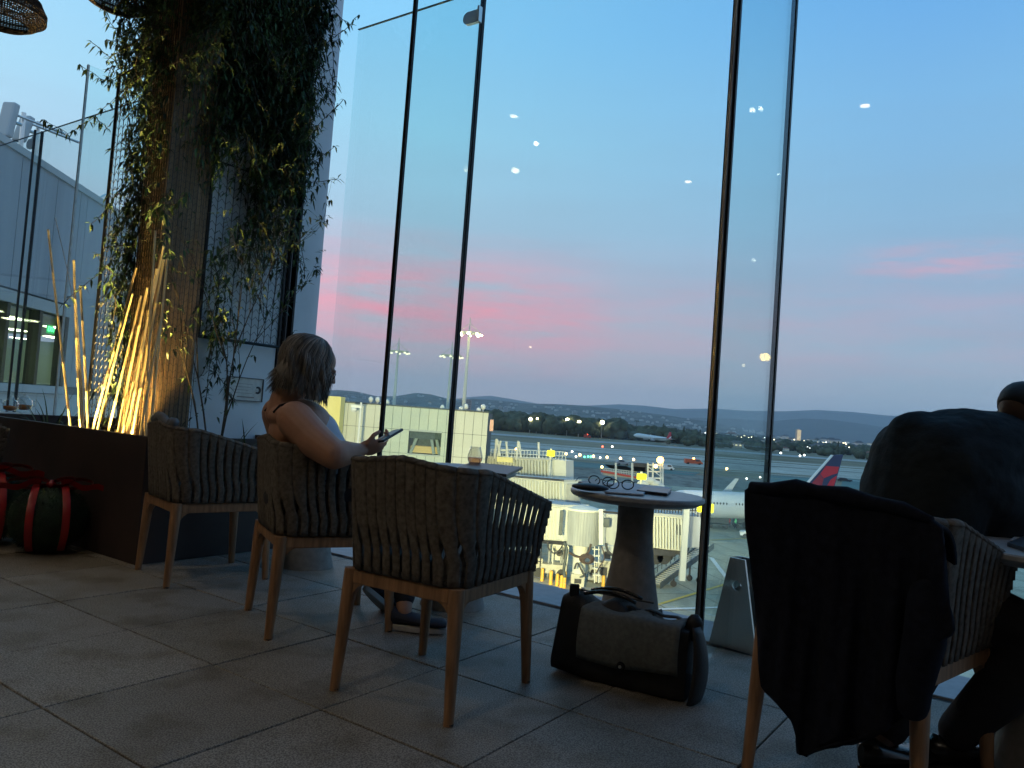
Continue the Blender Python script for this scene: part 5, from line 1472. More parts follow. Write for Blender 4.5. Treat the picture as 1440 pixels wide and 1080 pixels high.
# gear
m = MB()
for t in (.09, .47, .53):
    for s_ in ((0,) if t < .1 else (-1.9, 1.9)):
        c_ = n1+(t1-n1)*t+sd*s_; m.tube([c_, V((c_.x, c_.y, GZ+.6))], .16, 8)
        m.tube([V((c_.x, c_.y, GZ+.6))-sd*.4, V((c_.x, c_.y, GZ+.6))+sd*.4], .6, 14)
m.build('landing_gear', M['foot'], jr1)
n2 = AT(891, 611.3, 650); t2 = AT(945, 619.2, 662); jr2, ax2_, up2, sd2, L2 = jet(n2, t2, 1.75, 'white airliner climbing away low over the far runway')
m = MB(); m.prism([AT(937, 617, 657), AT(941.6, 607.5, 659), AT(943.8, 607.7, 660), AT(944, 618.6, 660)], V((0, .5, 0))); m.build('tail_fin', M['jetred'], jr2)

# ground crew and service gear under the near airliner
def crew(px, py, col, label):
    p = FL(px, py, GZ); r = empty('person', p, label, 'person'); m = MB(); 
    limb(m, [p+V((-.12, 0, .05)), p+V((-.10, 0, .48)), p+V((-.08, 0, .88))], [.07, .075, .10], 10); limb(m, [p+V((.16, 0, .05)), p+V((.12, 0, .48)), p+V((.08, 0, .88))], [.07, .075, .10], 10)
    limb(m, [p+V((0, 0, .9)), p+V((0, 0, 1.2)), p+V((0, 0, 1.45))], [.16, .17, .15], 12); m.ball(p+V((0, 0, 1.68)), (.095, .11, .125))
    for s_ in (-1, 1): limb(m, [p+V((s_*.2, 0, 1.42)), p+V((s_*.28, .02, 1.12)), p+V((s_*.25, -.15, .92))], [.06, .05, .04], 8)
    remesh(m.build('body', M['trouser'], r, smooth=True), .03, 1)
    m = MB(); limb(m, [p+V((0, 0, .95)), p+V((0, 0, 1.2)), p+V((0, 0, 1.42))], [.20, .205, .18], 12); m.build('vest', mat('hi_vis', col, .7), r, smooth=True)
crew(1025, 741, (.9, .22, .05), 'ground worker in an orange vest under the parked airliner'); crew(1034, 743, (.2, .8, .35), 'ground worker in a green vest right of the orange one')
M['gear'] = mat('gear_grey', (.07, .085, .09), .6, var=.3, scale=2)
def cart(px, py, L_, W_, H_, label, m_=None, name='baggage_cart'):
    p = FL(px, py, GZ); r = empty(name, p, label, 'cart'); m = MB()
    m.box(p+V((0, 0, .55)), (L_, W_, .25)); m.box(p+V((0, 0, .7+H_*.4)), (L_*.92, W_*.9, H_*.7)); m.box(p+V((-L_*.3, 0, .8+H_*.85)), (L_*.3, W_*.8, H_*.3)); m.build('body', m_ or M['gear'], r, bevel=.05)
    for sx in (-.35, .35):
        for sy in (-.45, .45): m = MB(); c_ = p+V((sx*L_, sy*W_, .32)); m.tube([c_-V((0, .1, 0)), c_+V((0, .1, 0))], .32, 12); m.build('wheel', M['foot'], r)
cart(1008, 742, 3.6, 1.8, 2.0, 'dark service cart behind the double black rib'); cart(1044, 742, 3.2, 1.8, 1.6, 'dark service cart next to the green-vested worker'); cart(1016, 740, 2.2, 1.4, 1.2, 'small dark cart left of the orange-vested worker', M['jetdred'])

# ---------------------------------------------------------------- left terminal building
azL = math.radians(-6); PL0 = RP(0, 500, AT(0, 500, 12.5), azL)
tL = V((math.sin(azL), math.cos(azL), 0)); nL = V((tL.y, -tL.x, 0))
def sL(x, y): p = RP(x, y, PL0, azL); return (p-PL0).dot(tL), p.z
zr = sL(0, 197)[1]; zt_ = sL(0, 421.7)[1]; zs_ = sL(0, 538)[1]
print('L', zr, sL(165, 310), zt_, sL(90, 451.7), zs_, sL(90, 545))
def PLf(s_, z, d=0): return V((PL0.x, PL0.y, 0))+tL*s_+nL*d+V((0, 0, z))
def lbox(m, s0, s1, z0, z1, d0, d1):
    m.hexa([PLf(s0, z0, d0), PLf(s0, z0, d1), PLf(s1, z0, d1), PLf(s1, z0, d0), PLf(s0, z1, d0), PLf(s0, z1, d1), PLf(s1, z1, d1), PLf(s1, z1, d0)])
sA = -6.0; sW = sL(92, 500)[0]; sE = sL(250, 420)[0]
M['clad'] = mat('grey_cladding', (.34, .36, .37), .55, var=.14, scale=2.2, stretch=(1, 1, .12))
M['cladlight'] = mat('pale_cladding', (.46, .47, .45), .6, var=.05, scale=.8)
r = empty('terminal_building', PLf(0, GZ), 'long grey panelled terminal wing with a lit window band at the left', 'building')
m = MB(); lbox(m, sW, sE, zt_, zr-.1, -9, -.05); lbox(m, sW, sE, GZ, zs_, -9, -.05); lbox(m, sW, sE, zs_, zt_, -9, -6); lbox(m, sW, sE, zs_, zt_, -.2, -.05); lbox(m, sA, sW, zt_, zr-.1, -9, -.05); lbox(m, sA, sW, GZ, zs_, -9, -.05); lbox(m, sA, sW, zs_, zt_, -9, -6); m.build('core', M['gear'], r)
m = MB(); pw = 1.22; s_ = sA
while s_ < sE:
    e = min(s_+pw-.018, sE)
    if e <= sW+.01: lbox(m, s_, e, zt_+.24, zr-.02, -.05, 0)
    elif s_ < sW: lbox(m, s_, sW, zt_+.24, zr-.02, -.05, 0); lbox(m, sW+.018, e, zs_-.0, zr-.02, -.05, 0)
    else: lbox(m, s_, e, zs_, zr-.02, -.05, 0)
    s_ += pw
m.build('cladding', M['clad'], r)
m = MB(); s_ = sA
while s_ < sE: lbox(m, s_, min(s_+pw*1.5-.02, sE), zs_-3, zs_-.15, -.05, 0); s_ += pw*1.5
m.build('lower_cladding', M['cladlight'], r)
m = MB(); lbox(m, sA, sW, zs_-.14, zs_, -.15, .06); lbox(m, sA, sW, zt_, zt_+.2, -.15, .03); lbox(m, sA, sE, zr-.02, zr+.10, -.4, .04)
m.build('trim', M['cladlight'], r)
m = MB(); lbox(m, sA, sW, zs_, zt_, -.13, -.11); m.build('window_glass', M['glass'], r)
for x in (5, 52, 90): m = MB(); q = sL(x, 500)[0]; lbox(m, q-.05, q+.05, zs_, zt_, -.18, .01); m.build('mullion', M['black_metal'], r)
M['room'] = mat('lit_room', (.30, .36, .24), .8, var=.1, scale=1)
m = MB(); lbox(m, sA, sE, zs_+.004, zs_+.02, -5.9, -.2); lbox(m, sA+.05, sE, zs_+.02, zt_-.05, -5.98, -5.9); lbox(m, sW+9, sW+9.1, zs_+.02, zt_-.05, -5.9, -.25); lbox(m, sA, sE, zt_-.05, zt_-.01, -5.9, -.2); m.build('room_lining', M['room'], r)
for q, d_ in [(-1.5+1.9*k, dd_) for k in range(9) for dd_ in (-1.4, -3.2, -5.0)]:
    if q+.6 < sW+9: m = MB(); lbox(m, q, q+.55, zt_-.075, zt_-.055, d_, d_+.28); m.build('ceiling_light', emat('panel_light', (1., .97, .62), 9), r)
def text(body, size, mt, P, R_, par, name='lettering', ext=.004):
    cu_ = bpy.data.curves.new(name, 'FONT'); cu_.body = body; cu_.size = size; cu_.extrude = ext; cu_.align_x = 'CENTER'
    tmp = bpy.data.objects.new('tmp', cu_); COL.objects.link(tmp); bpy.context.view_layer.update()
    me = bpy.data.meshes.new_from_object(tmp.evaluated_get(bpy.context.evaluated_depsgraph_get())); bpy.data.objects.remove(tmp)
    o = bpy.data.objects.new(name, me); COL.objects.link(o); me.materials.clear(); me.materials.append(mt); o.parent = par
    mw = Matrix.Translation(P-abs_loc(par)) @ R_.to_4x4(); me.transform(mw); return o
# exit sign inside
pe = RP(71, 463, PL0-nL*1.2, azL)
ex = empty('exit_sign', pe, 'small green exit sign lit behind the terminal window at the left', 'sign')
Rt = Matrix((tL, V((0, 0, 1)), nL)).transposed()
m = MB(); m.box(pe, (.30, .19, .03), Rt); m.build('housing', mat('exit_housing', (.02, .10, .04), .5, emit=(.02, .9, .2), estr=.5), ex)
text('EXIT', .15, emat('exit_green', (.10, 1., .30), 3.5), pe+nL*.017-V((0, 0, .052)), Rt, ex)
# panel antennas on that roof
def ant(px, py, px2, py2, wpx, label):
    a = RP(px, py, PL0-nL*3, azL); b = RP(px2, py2, PL0-nL*3, azL); r2 = empty('panel_antenna', V((a.x, a.y, zr)), label, 'antenna', 'panel antennas on the terminal roof')
    m = MB(); d = (b-a); L_ = d.length; R_ = Matrix((V((d.z, 0, -d.x)).normalized(), V((0, 1, 0)), d.normalized())).transposed()
    m.box((a+b)/2, (wpx, .22, L_), R_); m.build('panel', M['cladlight'], r2, bevel=.05)
    m = MB(); c_ = (a+b)/2; m.tube([V((c_.x+.15, c_.y+.3, zr-.2)), c_+V((.15, .3, .3))], .05, 8); m.tube([c_, c_+V((.15, .3, 0))], .04, 6); m.tube([c_+V((0, .1, .2)), c_+V((1.1, .4, -.1))], .03, 6); m.build('bracket', M['steel'], r2)
ant(5, 193, 17, 145, .30, 'left one of the two tilted panel antennas above the grey roof'); ant(26, 199, 40, 164, .26, 'right one of the two tilted panel antennas above the grey roof')
m = MB(); m.tube([RP(x, y, PL0-nL*2.5, azL) for x, y in ((118, 292), (136, 281), (148, 274), (160, 272), (185, 276))], .035, 8); tag(m.build('roof_pipe', M['steel'], smooth=True), 'curved steel pipe rising over the grey roof by the trellis', 'pipe')

# ---------------------------------------------------------------- middle terminal building
YB = 105.0
a0 = AT(440, 563, YB); a1 = AT(687, 580.8, YB); zt2 = (a0.z+a1.z)/2
M['clad2'] = mat('cream_cladding', (.60, .60, .50), .6, var=.04, scale=.3); 
r = empty('terminal_building', V(((a0.x+a1.x)/2, YB, GZ)), 'pale cream panelled terminal block floodlit yellow, behind the woman\'s phone', 'building')
wx0, wx1 = AT(575, 610, YB).x, AT(621, 612, YB).x; wz1 = AT(598, 607.5, YB).z; wz0 = AT(598, 639, YB).z
m = MB()
def ab(m, x0, x1, z0, z1, y0, y1): m.hexa([V((x0, y0, z0)), V((x1, y0, z0)), V((x1, y1, z0)), V((x0, y1, z0)), V((x0, y0, z1)), V((x1, y0, z1)), V((x1, y1, z1)), V((x0, y1, z1))])
ab(m, a0.x, wx0, GZ, zt2, YB+.1, YB+26); ab(m, wx1, a1.x, GZ, zt2, YB+.1, YB+26); ab(m, wx0, wx1, wz1, zt2, YB+.1, YB+26); ab(m, wx0, wx1, GZ, wz0, YB+.1, YB+26); ab(m, wx0, wx1, wz0, wz1, YB+5, YB+26); m.build('core', M['gear'], r)
m = MB(); x = a0.x; pw = 1.17*1.05
rowsz = [(zt2, zt2-3.1), (zt2-3.1, zt2-6.3), (zt2-6.3, zt2-10.5), (zt2-10.5, GZ)]
while x < a1.x:
    x1 = min(x+pw-.05, a1.x)
    for z1, z0 in rowsz:
        z0 += .05
        if x1 > wx0 and x < wx1:
            if z0 >= wz1 or z1 <= wz0: ab(m, x, x1, z0, z1, YB, YB+.1)
            else:
                if z1 > wz1: ab(m, x, x1, wz1, z1, YB, YB+.1)
                if z0 < wz0: ab(m, x, x1, z0, wz0, YB, YB+.1)
                if x < wx0-.05: ab(m, x, wx0, max(z0, wz0), min(z1, wz1), YB, YB+.1)
                if x1 > wx1+.05: ab(m, wx1, x1, max(z0, wz0), min(z1, wz1), YB, YB+.1)
        else: ab(m, x, x1, z0, z1, YB, YB+.1)
    x += pw
m.build('cladding', M['clad2'], r)
wf = MB(); ab(wf, wx0, wx1, wz1, wz1+.25, YB-.12, YB-.001); ab(wf, wx0, wx1, wz0-.22, wz0, YB-.12, YB-.001); wn = wf.build('window', M['cladlight'], r)
m = MB(); ab(m, wx0, wx1, wz0, wz1, YB+.2, YB+.26); m.build('pane', M['glass'], wn)
m = MB(); ab(m, wx0, wx1, wz0, wz0+.9, YB+3, YB+4.9); m.build('interior_floor', mat('amber_room', (.55, .38, .15), .8, emit=(1., .6, .2), estr=.35), r)
m = MB()
for (xa, za, xb, zb) in ((.05, 0, .28, 1), (.62, 1, .78, 0), (.95, 0, .78, 1)): m.tube([V((wx0+(wx1-wx0)*xa, YB+1.5, wz0+(wz1-wz0)*za)), V((wx0+(wx1-wx0)*xb, YB+1.5, wz0+(wz1-wz0)*zb))], .22, 8)
m.build('brace', M['cladlight'], r)
m = MB(); ab(m, wx0, wx1, wz1-1.0, wz1, YB+1.0, YB+1.1); m.build('blind', M['gear'], r)
m = MB(); ab(m, a0.x, a1.x+.05, zt2, zt2+.18, YB-.06, YB+.5); m.build('roof_edge', M['gear'], r)
m = MB(); q = AT(688.5, 600, YB); ab(m, q.x, q.x+.5, AT(688, 606, YB).z, AT(688, 590, YB).z, YB+.2, YB+2); m.build('red_panel', M['jetdred'], r)
m = MB(); p = AT(474, 580, 100); q = AT(480, 558, 100); ab(m, p.x-2.4, q.x, p.z-3, q.z, 100, 102.5); 
tag(m.build('stair_tower', mat('yellow_tower', (.80, .68, .25), .6)), 'small yellow-lit stair tower by the woman\'s shoulder', 'tower')  # rooftop sign made as a plain box, its lit yellow put into the colour
for i, (x, y) in enumerate([(521, 561), (530.5, 561.5), (544, 566), (622, 575), (648, 577), (655, 571.5), (673, 579), (679, 571.5)]):
    b = AT(x, 575+(x-600)*.073, YB+4); p = AT(x, y, YB+4); r2 = empty('roof_antenna', V((b.x, b.y, zt2)), ['left white dome on the cream roof near the woman', 'second white dome right next to the first', 'white dome hidden by the first black rib', 'small white box left of the second rib', 'low white unit right of the second rib', 'tall white unit below the brick tower', 'low white unit near the roof corner', 'tall white dome at the roof corner'][i], 'antenna', 'white units on the cream roof')
    m = MB(); h = max(.4, p.z-zt2+.2); m.tube([V((b.x, b.y, zt2)), V((b.x, b.y, zt2+h*.6))], .12, 8); m.build('stand', M['steel'], r2)
    m = MB(); m.ball(V((b.x, b.y, zt2+h*.75)), (.34, .34, .42), 12, 8); m.build('dome', M['jet'], r2, smooth=True)
# camera pole in front
p = AT(508, 566, 92); q = AT(503, 625, 92); r2 = empty('camera_pole', V((q.x, q.y, GZ)), 'thin pale pole with a camera in front of the cream building', 'pole')
m = MB(); m.tube([V((p.x, 92, GZ)), V((p.x, 92, p.z))], .13, 8); m.build('pole', M['jet'], r2); m = MB(); m.box(V((p.x-.5, 92, p.z-.5)), (1.3, .4, .35)); m.ball(V((p.x-.8, 92, p.z-.9)), .35); m.build('camera_head', M['jet'], r2)

# light masts
def mast(xt, yt, xb, Y, lit, label, w=.55):
    p = AT(xt, yt, Y); r2 = empty('light_mast', V((p.x, Y, GZ)), label, 'light mast', 'tall apron light masts'); z = p.z
    m = MB(); m.tube([V((p.x, Y, GZ)), V((p.x, Y, z))], [w, w*.42], 10); m.build('pole', M['mastw'], r2, smooth=True)
    m = MB(); m.tube([V((p.x+2.2*math.cos(a), Y+2.2*math.sin(a), z)) for a in [2*math.pi*k/16 for k in range(17)]], .13, 6)
    for k in range(4): a = k*math.pi/2; m.tube([V((p.x, Y, z)), V((p.x+2.2*math.cos(a), Y+2.2*math.sin(a), z))], .10, 6)
    for k in range(4): a = k*math.pi/2; m.tube([V((p.x, Y, z+1.9)), V((p.x+2.2*math.cos(a), Y+2.2*math.sin(a), z))], .07, 6)
    m.tube([V((p.x, Y, z)), V((p.x, Y, z+3.0))], .10, 6); m.build('crown_ring', M['mastw'], r2)
    for k in range(8):
        a = 2*math.pi*k/8; c_ = V((p.x+2.35*math.cos(a), Y+2.35*math.sin(a), z-.35)); m = MB(); m.ball(c_, (.30, .30, .20), 8, 6)
        m.build('lamp_head', emat('mast_lamp', (1., .82, .42), 22) if lit else M['mastlamp'], r2)
M['mastw'] = mat('mast_galvanised', (.55, .55, .48), .5); M['mastlamp'] = emat('mast_lamp_dim', (1., .9, .6), 1.1)
mast(560, 494, 556, 165, False, 'light mast with unlit head left of the two brighter ones'); mast(635, 500, 631, 165, False, 'light mast partly hidden by the second black rib'); mast(660, 468, 652, 150, True, 'tallest light mast with a glowing yellow head')
for i, (x, y) in enumerate(((746, 487), )): pass

# ---------------------------------------------------------------- jet bridges
M['corr'] = mat('corrugated_white', (.62, .63, .56), .5, var=.05, scale=.5); M['corrw'] = mat('bridge_white', (.70, .70, .62), .45, var=.05, scale=.4); M['dark'] = mat('dark_underframe', (.04, .04, .045), .6, var=.3, scale=2)
def seg(r, A, B, Y0, Y1, n, name='tunnel', mt='corr', dep=3.0, rib=.45):
    """A, B = (x, ytop, ybottom) pixels of the near side at distances Y0, Y1"""
    a1, a0_ = AT(A[0], A[1], Y0), AT(A[0], A[2], Y0); b1, b0_ = AT(B[0], B[1], Y1), AT(B[0], B[2], Y1)
    d = V((b1.x-a1.x, b1.y-a1.y, 0)).normalized(); nn_ = V((-d.y, d.x, 0))
    if nn_.y < 0: nn_ = -nn_
    m = MB(); m.hexa([a0_, b0_, b0_+nn_*dep, a0_+nn_*dep, a1, b1, b1+nn_*dep, a1+nn_*dep])
    o = m.build(name, M[mt], r)
    if n:
        m = MB()
        for k in range(n):
            t0 = (k+.18)/n; t1_ = (k+.62)/n
            q0, q1 = a0_.lerp(b0_, t0)+V((0, 0, .15)), a0_.lerp(b0_, t1_)+V((0, 0, .15)); p0_, p1_ = a1.lerp(b1, t0)-V((0, 0, .1)), a1.lerp(b1, t1_)-V((0, 0, .1))
            m.hexa([q0-nn_*rib, q1-nn_*rib, q1-nn_*.001, q0-nn_*.001, p0_-nn_*rib, p1_-nn_*rib, p1_-nn_*.001, p0_-nn_*.001])
        m.build('ribbing', M[mt], o)
        m = MB(); up_ = V((0, 0, .22)); m.hexa([a1-nn_*.15, b1-nn_*.15, b1+nn_*(dep+.1), a1+nn_*(dep+.1), a1-nn_*.15+up_, b1-nn_*.15+up_, b1+nn_*(dep+.1)+up_, a1+nn_*(dep+.1)+up_]); m.build('roof', M['cladlight'], o)
        m = MB(); m.hexa([a0_-V((0, 0, .35)), b0_-V((0, 0, .35)), b0_+nn_*dep-V((0, 0, .35)), a0_+nn_*dep-V((0, 0, .35)), a0_-V((0, 0, .002)), b0_-V((0, 0, .002)), b0_+nn_*dep-V((0, 0, .002)), a0_+nn_*dep-V((0, 0, .002))]); m.build('underframe', M['dark'], o)
    return o
def rails(r, A, B, Y0, Y1, n, h, name='railing', mt='corrw'):
    a, b = AT(A[0], A[1], Y0), AT(B[0], B[1], Y1); m = MB()
    for k in range(n+1): p = a.lerp(b, k/n); m.tube([p, p+V((0, 0, h))], .045, 5)
    for q in (h, h*.55): m.tube([a+V((0, 0, q)), b+V((0, 0, q))], .05, 5)
    m.build(name, M[mt], r)
jb = empty('jet_bridge', FL(745, 760, GZ), 'upper corrugated jet bridge with yellow sign, right of the cream building', 'jet bridge')
seg(jb, (686, 643, 671), (780, 647.5, 675), 112, 106, 22)
seg(jb, (780, 646.5, 676), (796, 648, 677), 106, 105.3, 0, 'cab', 'corrw')
rails(jb, (690, 643), (795, 648), 112, 105.5, 24, 1.2)
for x0, y0, x1, y1 in ((696, 645, 698, 617), (704, 646, 699, 618), (714, 647, 712, 621), (699, 646, 704, 620), (726, 647, 729, 620), (733, 648, 730, 621), (758, 648, 757.5, 622), (704, 633, 712, 633)):
    m = MB(); m.tube([AT(x0, y0, 109), AT(x1, y1, 109)], .16, 6); m.build('ladder_frame', M['yellowlit'] if x0 == 758 else M['corrw'], jb) if 'yellowlit' in M else m.build('ladder_frame', M['corrw'], jb)
m = MB(); p, q = AT(702, 649, 108), AT(718, 643, 108); m.box((p+q)/2, (2.2, 1.6, .7)); m.build('roof_unit', mat('yellow_unit', (.75, .65, .25), .5), jb)
jb2 = empty('jet_bridge', FL(770, 800, GZ), 'middle corrugated jet bridge ending in a grey round cabin', 'jet bridge')
seg(jb2, (690, 669, 702), (793, 677.5, 708), 94, 86, 26)
def rot(r, x0, x1, yt, yb_, Y, mt='corrw', name='rotunda', dome=True):
    a = AT(x0, (yt+yb_)/2, Y); b = AT(x1, (yt+yb_)/2, Y); rad_ = (b-a).length/2; c_ = (a+b)/2; zt3 = AT((x0+x1)/2, yt, Y).z; zb3 = AT((x0+x1)/2, yb_, Y).z
    m = MB(); m.lathe([(rad_, zb3), (rad_, zt3)], (c_.x, c_.y, 0), 40)
    o = m.build(name, M[mt], r, smooth=True, angle=40)
    if dome: m = MB(); m.lathe([(rad_*1.06, zt3+.002), (rad_*1.06, zt3+.16), (rad_*.6, zt3+.36), (.05, zt3+.42)], (c_.x, c_.y, 0), 40); m.build('dome_roof', M['corrw'], o, smooth=True, angle=40)
    m = MB()
    for k in range(40):
        a_ = 2*math.pi*k/40; m.tube([V((c_.x+rad_*math.cos(a_), c_.y+rad_*math.sin(a_), zb3+.05)), V((c_.x+rad_*math.cos(a_), c_.y+rad_*math.sin(a_), zt3-.05))], .035, 4)
    m.build('curtain_slats', M[mt], o)
    return c_, rad_, zb3, zt3
rot(jb2, 793, 816, 680, 708, 87, 'clad', dome=False)
jb3 = empty('jet_bridge', FL(815, 822, GZ), 'nearest jet bridge with a big round cabin on a beige column', 'jet bridge')
seg(jb3, (738, 706, 757), (792, 713.5, 761), 76, 71, 11)
cR, rR, zbR, ztR = rot(jb3, 794, 842, 717, 765, 72, 'clad')
seg(jb3, (842, 716, 766), (848, 716.5, 766), 70.2, 70, 0, 'door_post', 'corrw', .6)
seg(jb3, (848, 722, 766), (912, 727, 771), 71, 70, 0, 'link_box', 'clad')
seg(jb3, (912, 724, 771), (962, 728, 775), 70, 68.8, 12)
seg(jb3, (965, 725, 770), (986, 727, 770), 71.5, 71.5, 0, 'cab', 'clad')
rails(jb3, (914, 724), (985, 727), 70, 70, 18, 1.0, mt='dark'); rails(jb3, (905, 722), (985, 725), 73, 73, 12, 1.5)
m = MB(); m.tube([V((cR.x, cR.y, zbR)), V((cR.x, cR.y, zbR-1.3)), V((cR.x, cR.y, GZ))], [.75, .62, .62], 20); m.build('column', M['corrw'], jb3, smooth=True, angle=40)
m = MB(); p = AT(961, 775, 68.5); m.box(V((p.x, 68.4, (AT(961, 711, 68.4).z+GZ)/2+1)), (.5, .5, AT(961, 711, 68.4).z-GZ-2)); m.build('lift_column', M['yellowpale'] if 'yellowpale' in M else M['corrw'], jb3)
for x in (923, 934): m = MB(); p = AT(x, 784, 69); m.tube([p, p+V((0, .5, 0))], .62, 18); m.build('wheel', M['foot'], jb3)
m = MB(); p = AT(928, 776, 69.4); m.box(p, (2.6, 1, .5)); q = AT(945, 785, 69.5); m.tube([p, q], .2, 8); m.build('bogie', M['dark'], jb3)
def hose(pts, Y, rad_, mt, label, name='service_hose', par=jb3):
    m = MB(); P_ = [AT(x, y, Y) for x, y in pts]; fine = []
    for i in range(len(P_)-1):
        a = P_[max(i-1, 0)]; b = P_[i]; c_ = P_[i+1]; d = P_[min(i+2, len(P_)-1)]
        for k in range(5):
            t = k/5; fine.append(.5*((2*b)+(c_-a)*t+(2*a-5*b+4*c_-d)*t*t+(3*b-a-3*c_+d)*t**3))
    fine.append(P_[-1]); m.tube(fine, rad_, 8); m.build(name, M[mt], par, smooth=True)
M['rubber'] = mat('brown_rubber', (.07, .045, .035), .6, var=.3, scale=3)
hose([(800, 777), (812, 783), (822, 781), (828, 775), (831, 765)], 70.5, .10, 'rubber', ''); hose([(793, 763), (797, 772), (796, 782), (793, 800), (794, 812)], 70.5, .13, 'gear', ''); hose([(826, 790), (828, 800), (822, 808), (815, 812)], 70, .08, 'gear', ''); hose([(852, 764), (855, 775), (862, 782), (866, 792)], 70, .11, 'dark', ''); hose([(808, 800), (812, 792), (820, 806), (824, 812)], 69, .09, 'dark', '')
m = MB(); p = AT(825, 786, 70)
for k in range(7): m.tube([p+V((.62*math.cos(a)*(1-k*.08), -.1*k, .40*math.sin(a)*(1-k*.05))) for a in [2*math.pi*j/16 for j in range(17)]], .10, 6)
m.build('hose_reel', M['rubber'], jb3)
for (x0, y0, x1, y1, Y_) in ((738, 703, 792, 711, 72.5), (848, 719, 912, 724.5, 69.5), (690, 666.5, 793, 675, 85.5)):
    m = MB(); m.tube([AT(x0, y0, Y_), AT(x1, y1, Y_)], .07, 6); m.tube([AT(x0, y0+1.5, Y_), AT(x1, y1+1.5, Y_)], .045, 6); m.build('conduit', M['dark'], jb3)
for (x, y, w_, h_) in ((853, 735, .5, .8), (905, 740, .4, .5), (789, 735, .3, 2.2), (955, 745, .4, .9), (873, 758, .6, .35)):
    m = MB(); m.box(AT(x, y, 69.0), (w_, .35, h_)); m.build('junction_box', M['gear'], jb3, bevel=.03)
m = MB()
for k in range(5): q = AT(838+k*.2, 772+k*9, 71); m.box(q, (.7, .5, .08))
m.tube([AT(836, 768, 70.7), AT(836, 820, 70.7)], .05, 5); m.tube([AT(842, 768, 70.7), AT(842, 820, 70.7)], .05, 5); m.build('access_ladder', M['corrw'], jb3)
hose([(770, 762), (772, 772), (780, 778), (788, 772), (792, 764)], 70.5, .07, 'dark', ''); hose([(846, 768), (850, 784), (844, 796), (838, 806)], 69.5, .06, 'rubber', '')
# machines below
def machine(px, py, w, d, h, mt, label, extra=None, name='service_unit'):
    p = FL(px, py, GZ); r2 = empty(name, p, label, 'service unit'); m = MB(); m.box(p+V((0, 0, h/2+.15)), (w, d, h)); m.build('housing', M[mt], r2, bevel=.06)
    m = MB(); m.box(p+V((0, -d/2-.03, h*.6)), (w*.5, .05, h*.35))
    for k in range(5): m.box(p+V((0, -d/2-.06, h*.48+.07*h*k)), (w*.46, .03, .04*h))
    m.build('grille', M['dark'], r2); m = MB()
    for sx in (-.4, .4): m.box(p+V((w*sx, 0, .08)), (.2, d*.9, .15))
    m.build('skid', M['dark'], r2)
M['beige'] = mat('beige_panel', (.50, .48, .40), .6, var=.15, scale=1.5)
machine(811, 826, 1.25, 1.1, 1.15, 'beige', 'beige box unit on the apron in front of the beige column')
machine(846, 820, 1.5, 1.1, 2.1, 'beige', 'tall beige cabinet right of the beige column'); machine(832, 817, .9, .9, 1.5, 'clad', 'grey cabinet between the column and the tall beige one'); machine(852, 797, 1.3, 1, 2.2, 'corrw', 'white cabinet with a round fan by the table pedestal')
# ground power tractor at left with a cab
p = FL(778, 812, GZ); tr = empty('tractor', p, 'cream ramp tractor with open cab behind the yellow bollards', 'tractor')
m = MB(); m.box(p+V((-.5, 0, .95)), (3.6, 1.7, .9)); m.box(p+V((-1.6, 0, 1.6)), (.9, 1.5, .5)); m.build('body', M['beige'], tr, bevel=.08)
m = MB()
for sx in (-.2, 1.2):
    for sy in (-.7, .7): m.tube([p+V((sx, sy, 1.4)), p+V((sx, sy, 3.2))], .07, 6)
m.box(p+V((.5, 0, 3.25)), (1.9, 1.8, .15)); m.box(p+V((.5, .72, 2.3)), (1.2, .06, 1.5)); m.build('cab', M['corrw'], tr)
m = MB(); m.tube([p+V((.35, -.78, 2.5)), p+V((.35, -.70, 2.5))], .30, 16); m.box(p+V((.95, -.74, 2.4)), (.35, .06, .9)); m.build('window', M['dark'], tr)
for sx in (-1.5, .7): m = MB(); m.tube([p+V((sx, -1.0, .5)), p+V((sx, -.6, .5))], .5, 18); m.build('wheel', M['foot'], tr)
m = MB()
for k in range(4): m.box(p+V((-1.9, -.9, 1.6+.45*k)), (1.0, .06, .10))
for sx in (-2.4, -1.4): m.tube([p+V((sx, -.9, .4)), p+V((sx, -.9, 3.2))], .06, 6)
m.build('rack', M['dark'], tr)
for i in range(4): 
    x = (787, 790.5, 795, 770)[i]; m = MB(); p = FL(x, 812, GZ); m.tube([p, p+V((0, 0, 3.6))], .11, 8); 
    tag(m.build('steel_post', M['clad'], smooth=True), ['slim grey post left of the beige column', 'second slim grey post left of the beige column', 'slim grey post touching the beige column', 'slim grey post behind the ramp tractor'][i], 'post', 'grey posts by the jet bridge')
M['ybol'] = mat('yellow_bollard', (.75, .42, .05), .5)
for i, (x, y, h) in enumerate(((762, 815, 1.1), (774, 820, 1.2), (783, 822, 1.0), (789, 824, 1.0), (793, 825, 1.4), (848, 824, 1.0), (856, 826, 1.0))):
    p = FL(x, y+2, GZ); m = MB(); m.lathe([(.17, 0), (.17, h), (.13, h+.09), (.03, h+.13)], p, 16); o = m.build('bollard', M['ybol'], smooth=True, angle=40)
    tag(o, ['leftmost yellow bollard by the chair arm', 'second yellow bollard from the left', 'third yellow bollard from the left', 'fourth yellow bollard, close beside the fifth', 'taller yellow bollard next to the slim posts', 'yellow bollard left of the table pedestal', 'yellow bollard nearest the table pedestal'][i], 'bollard', 'yellow bollards on the apron')
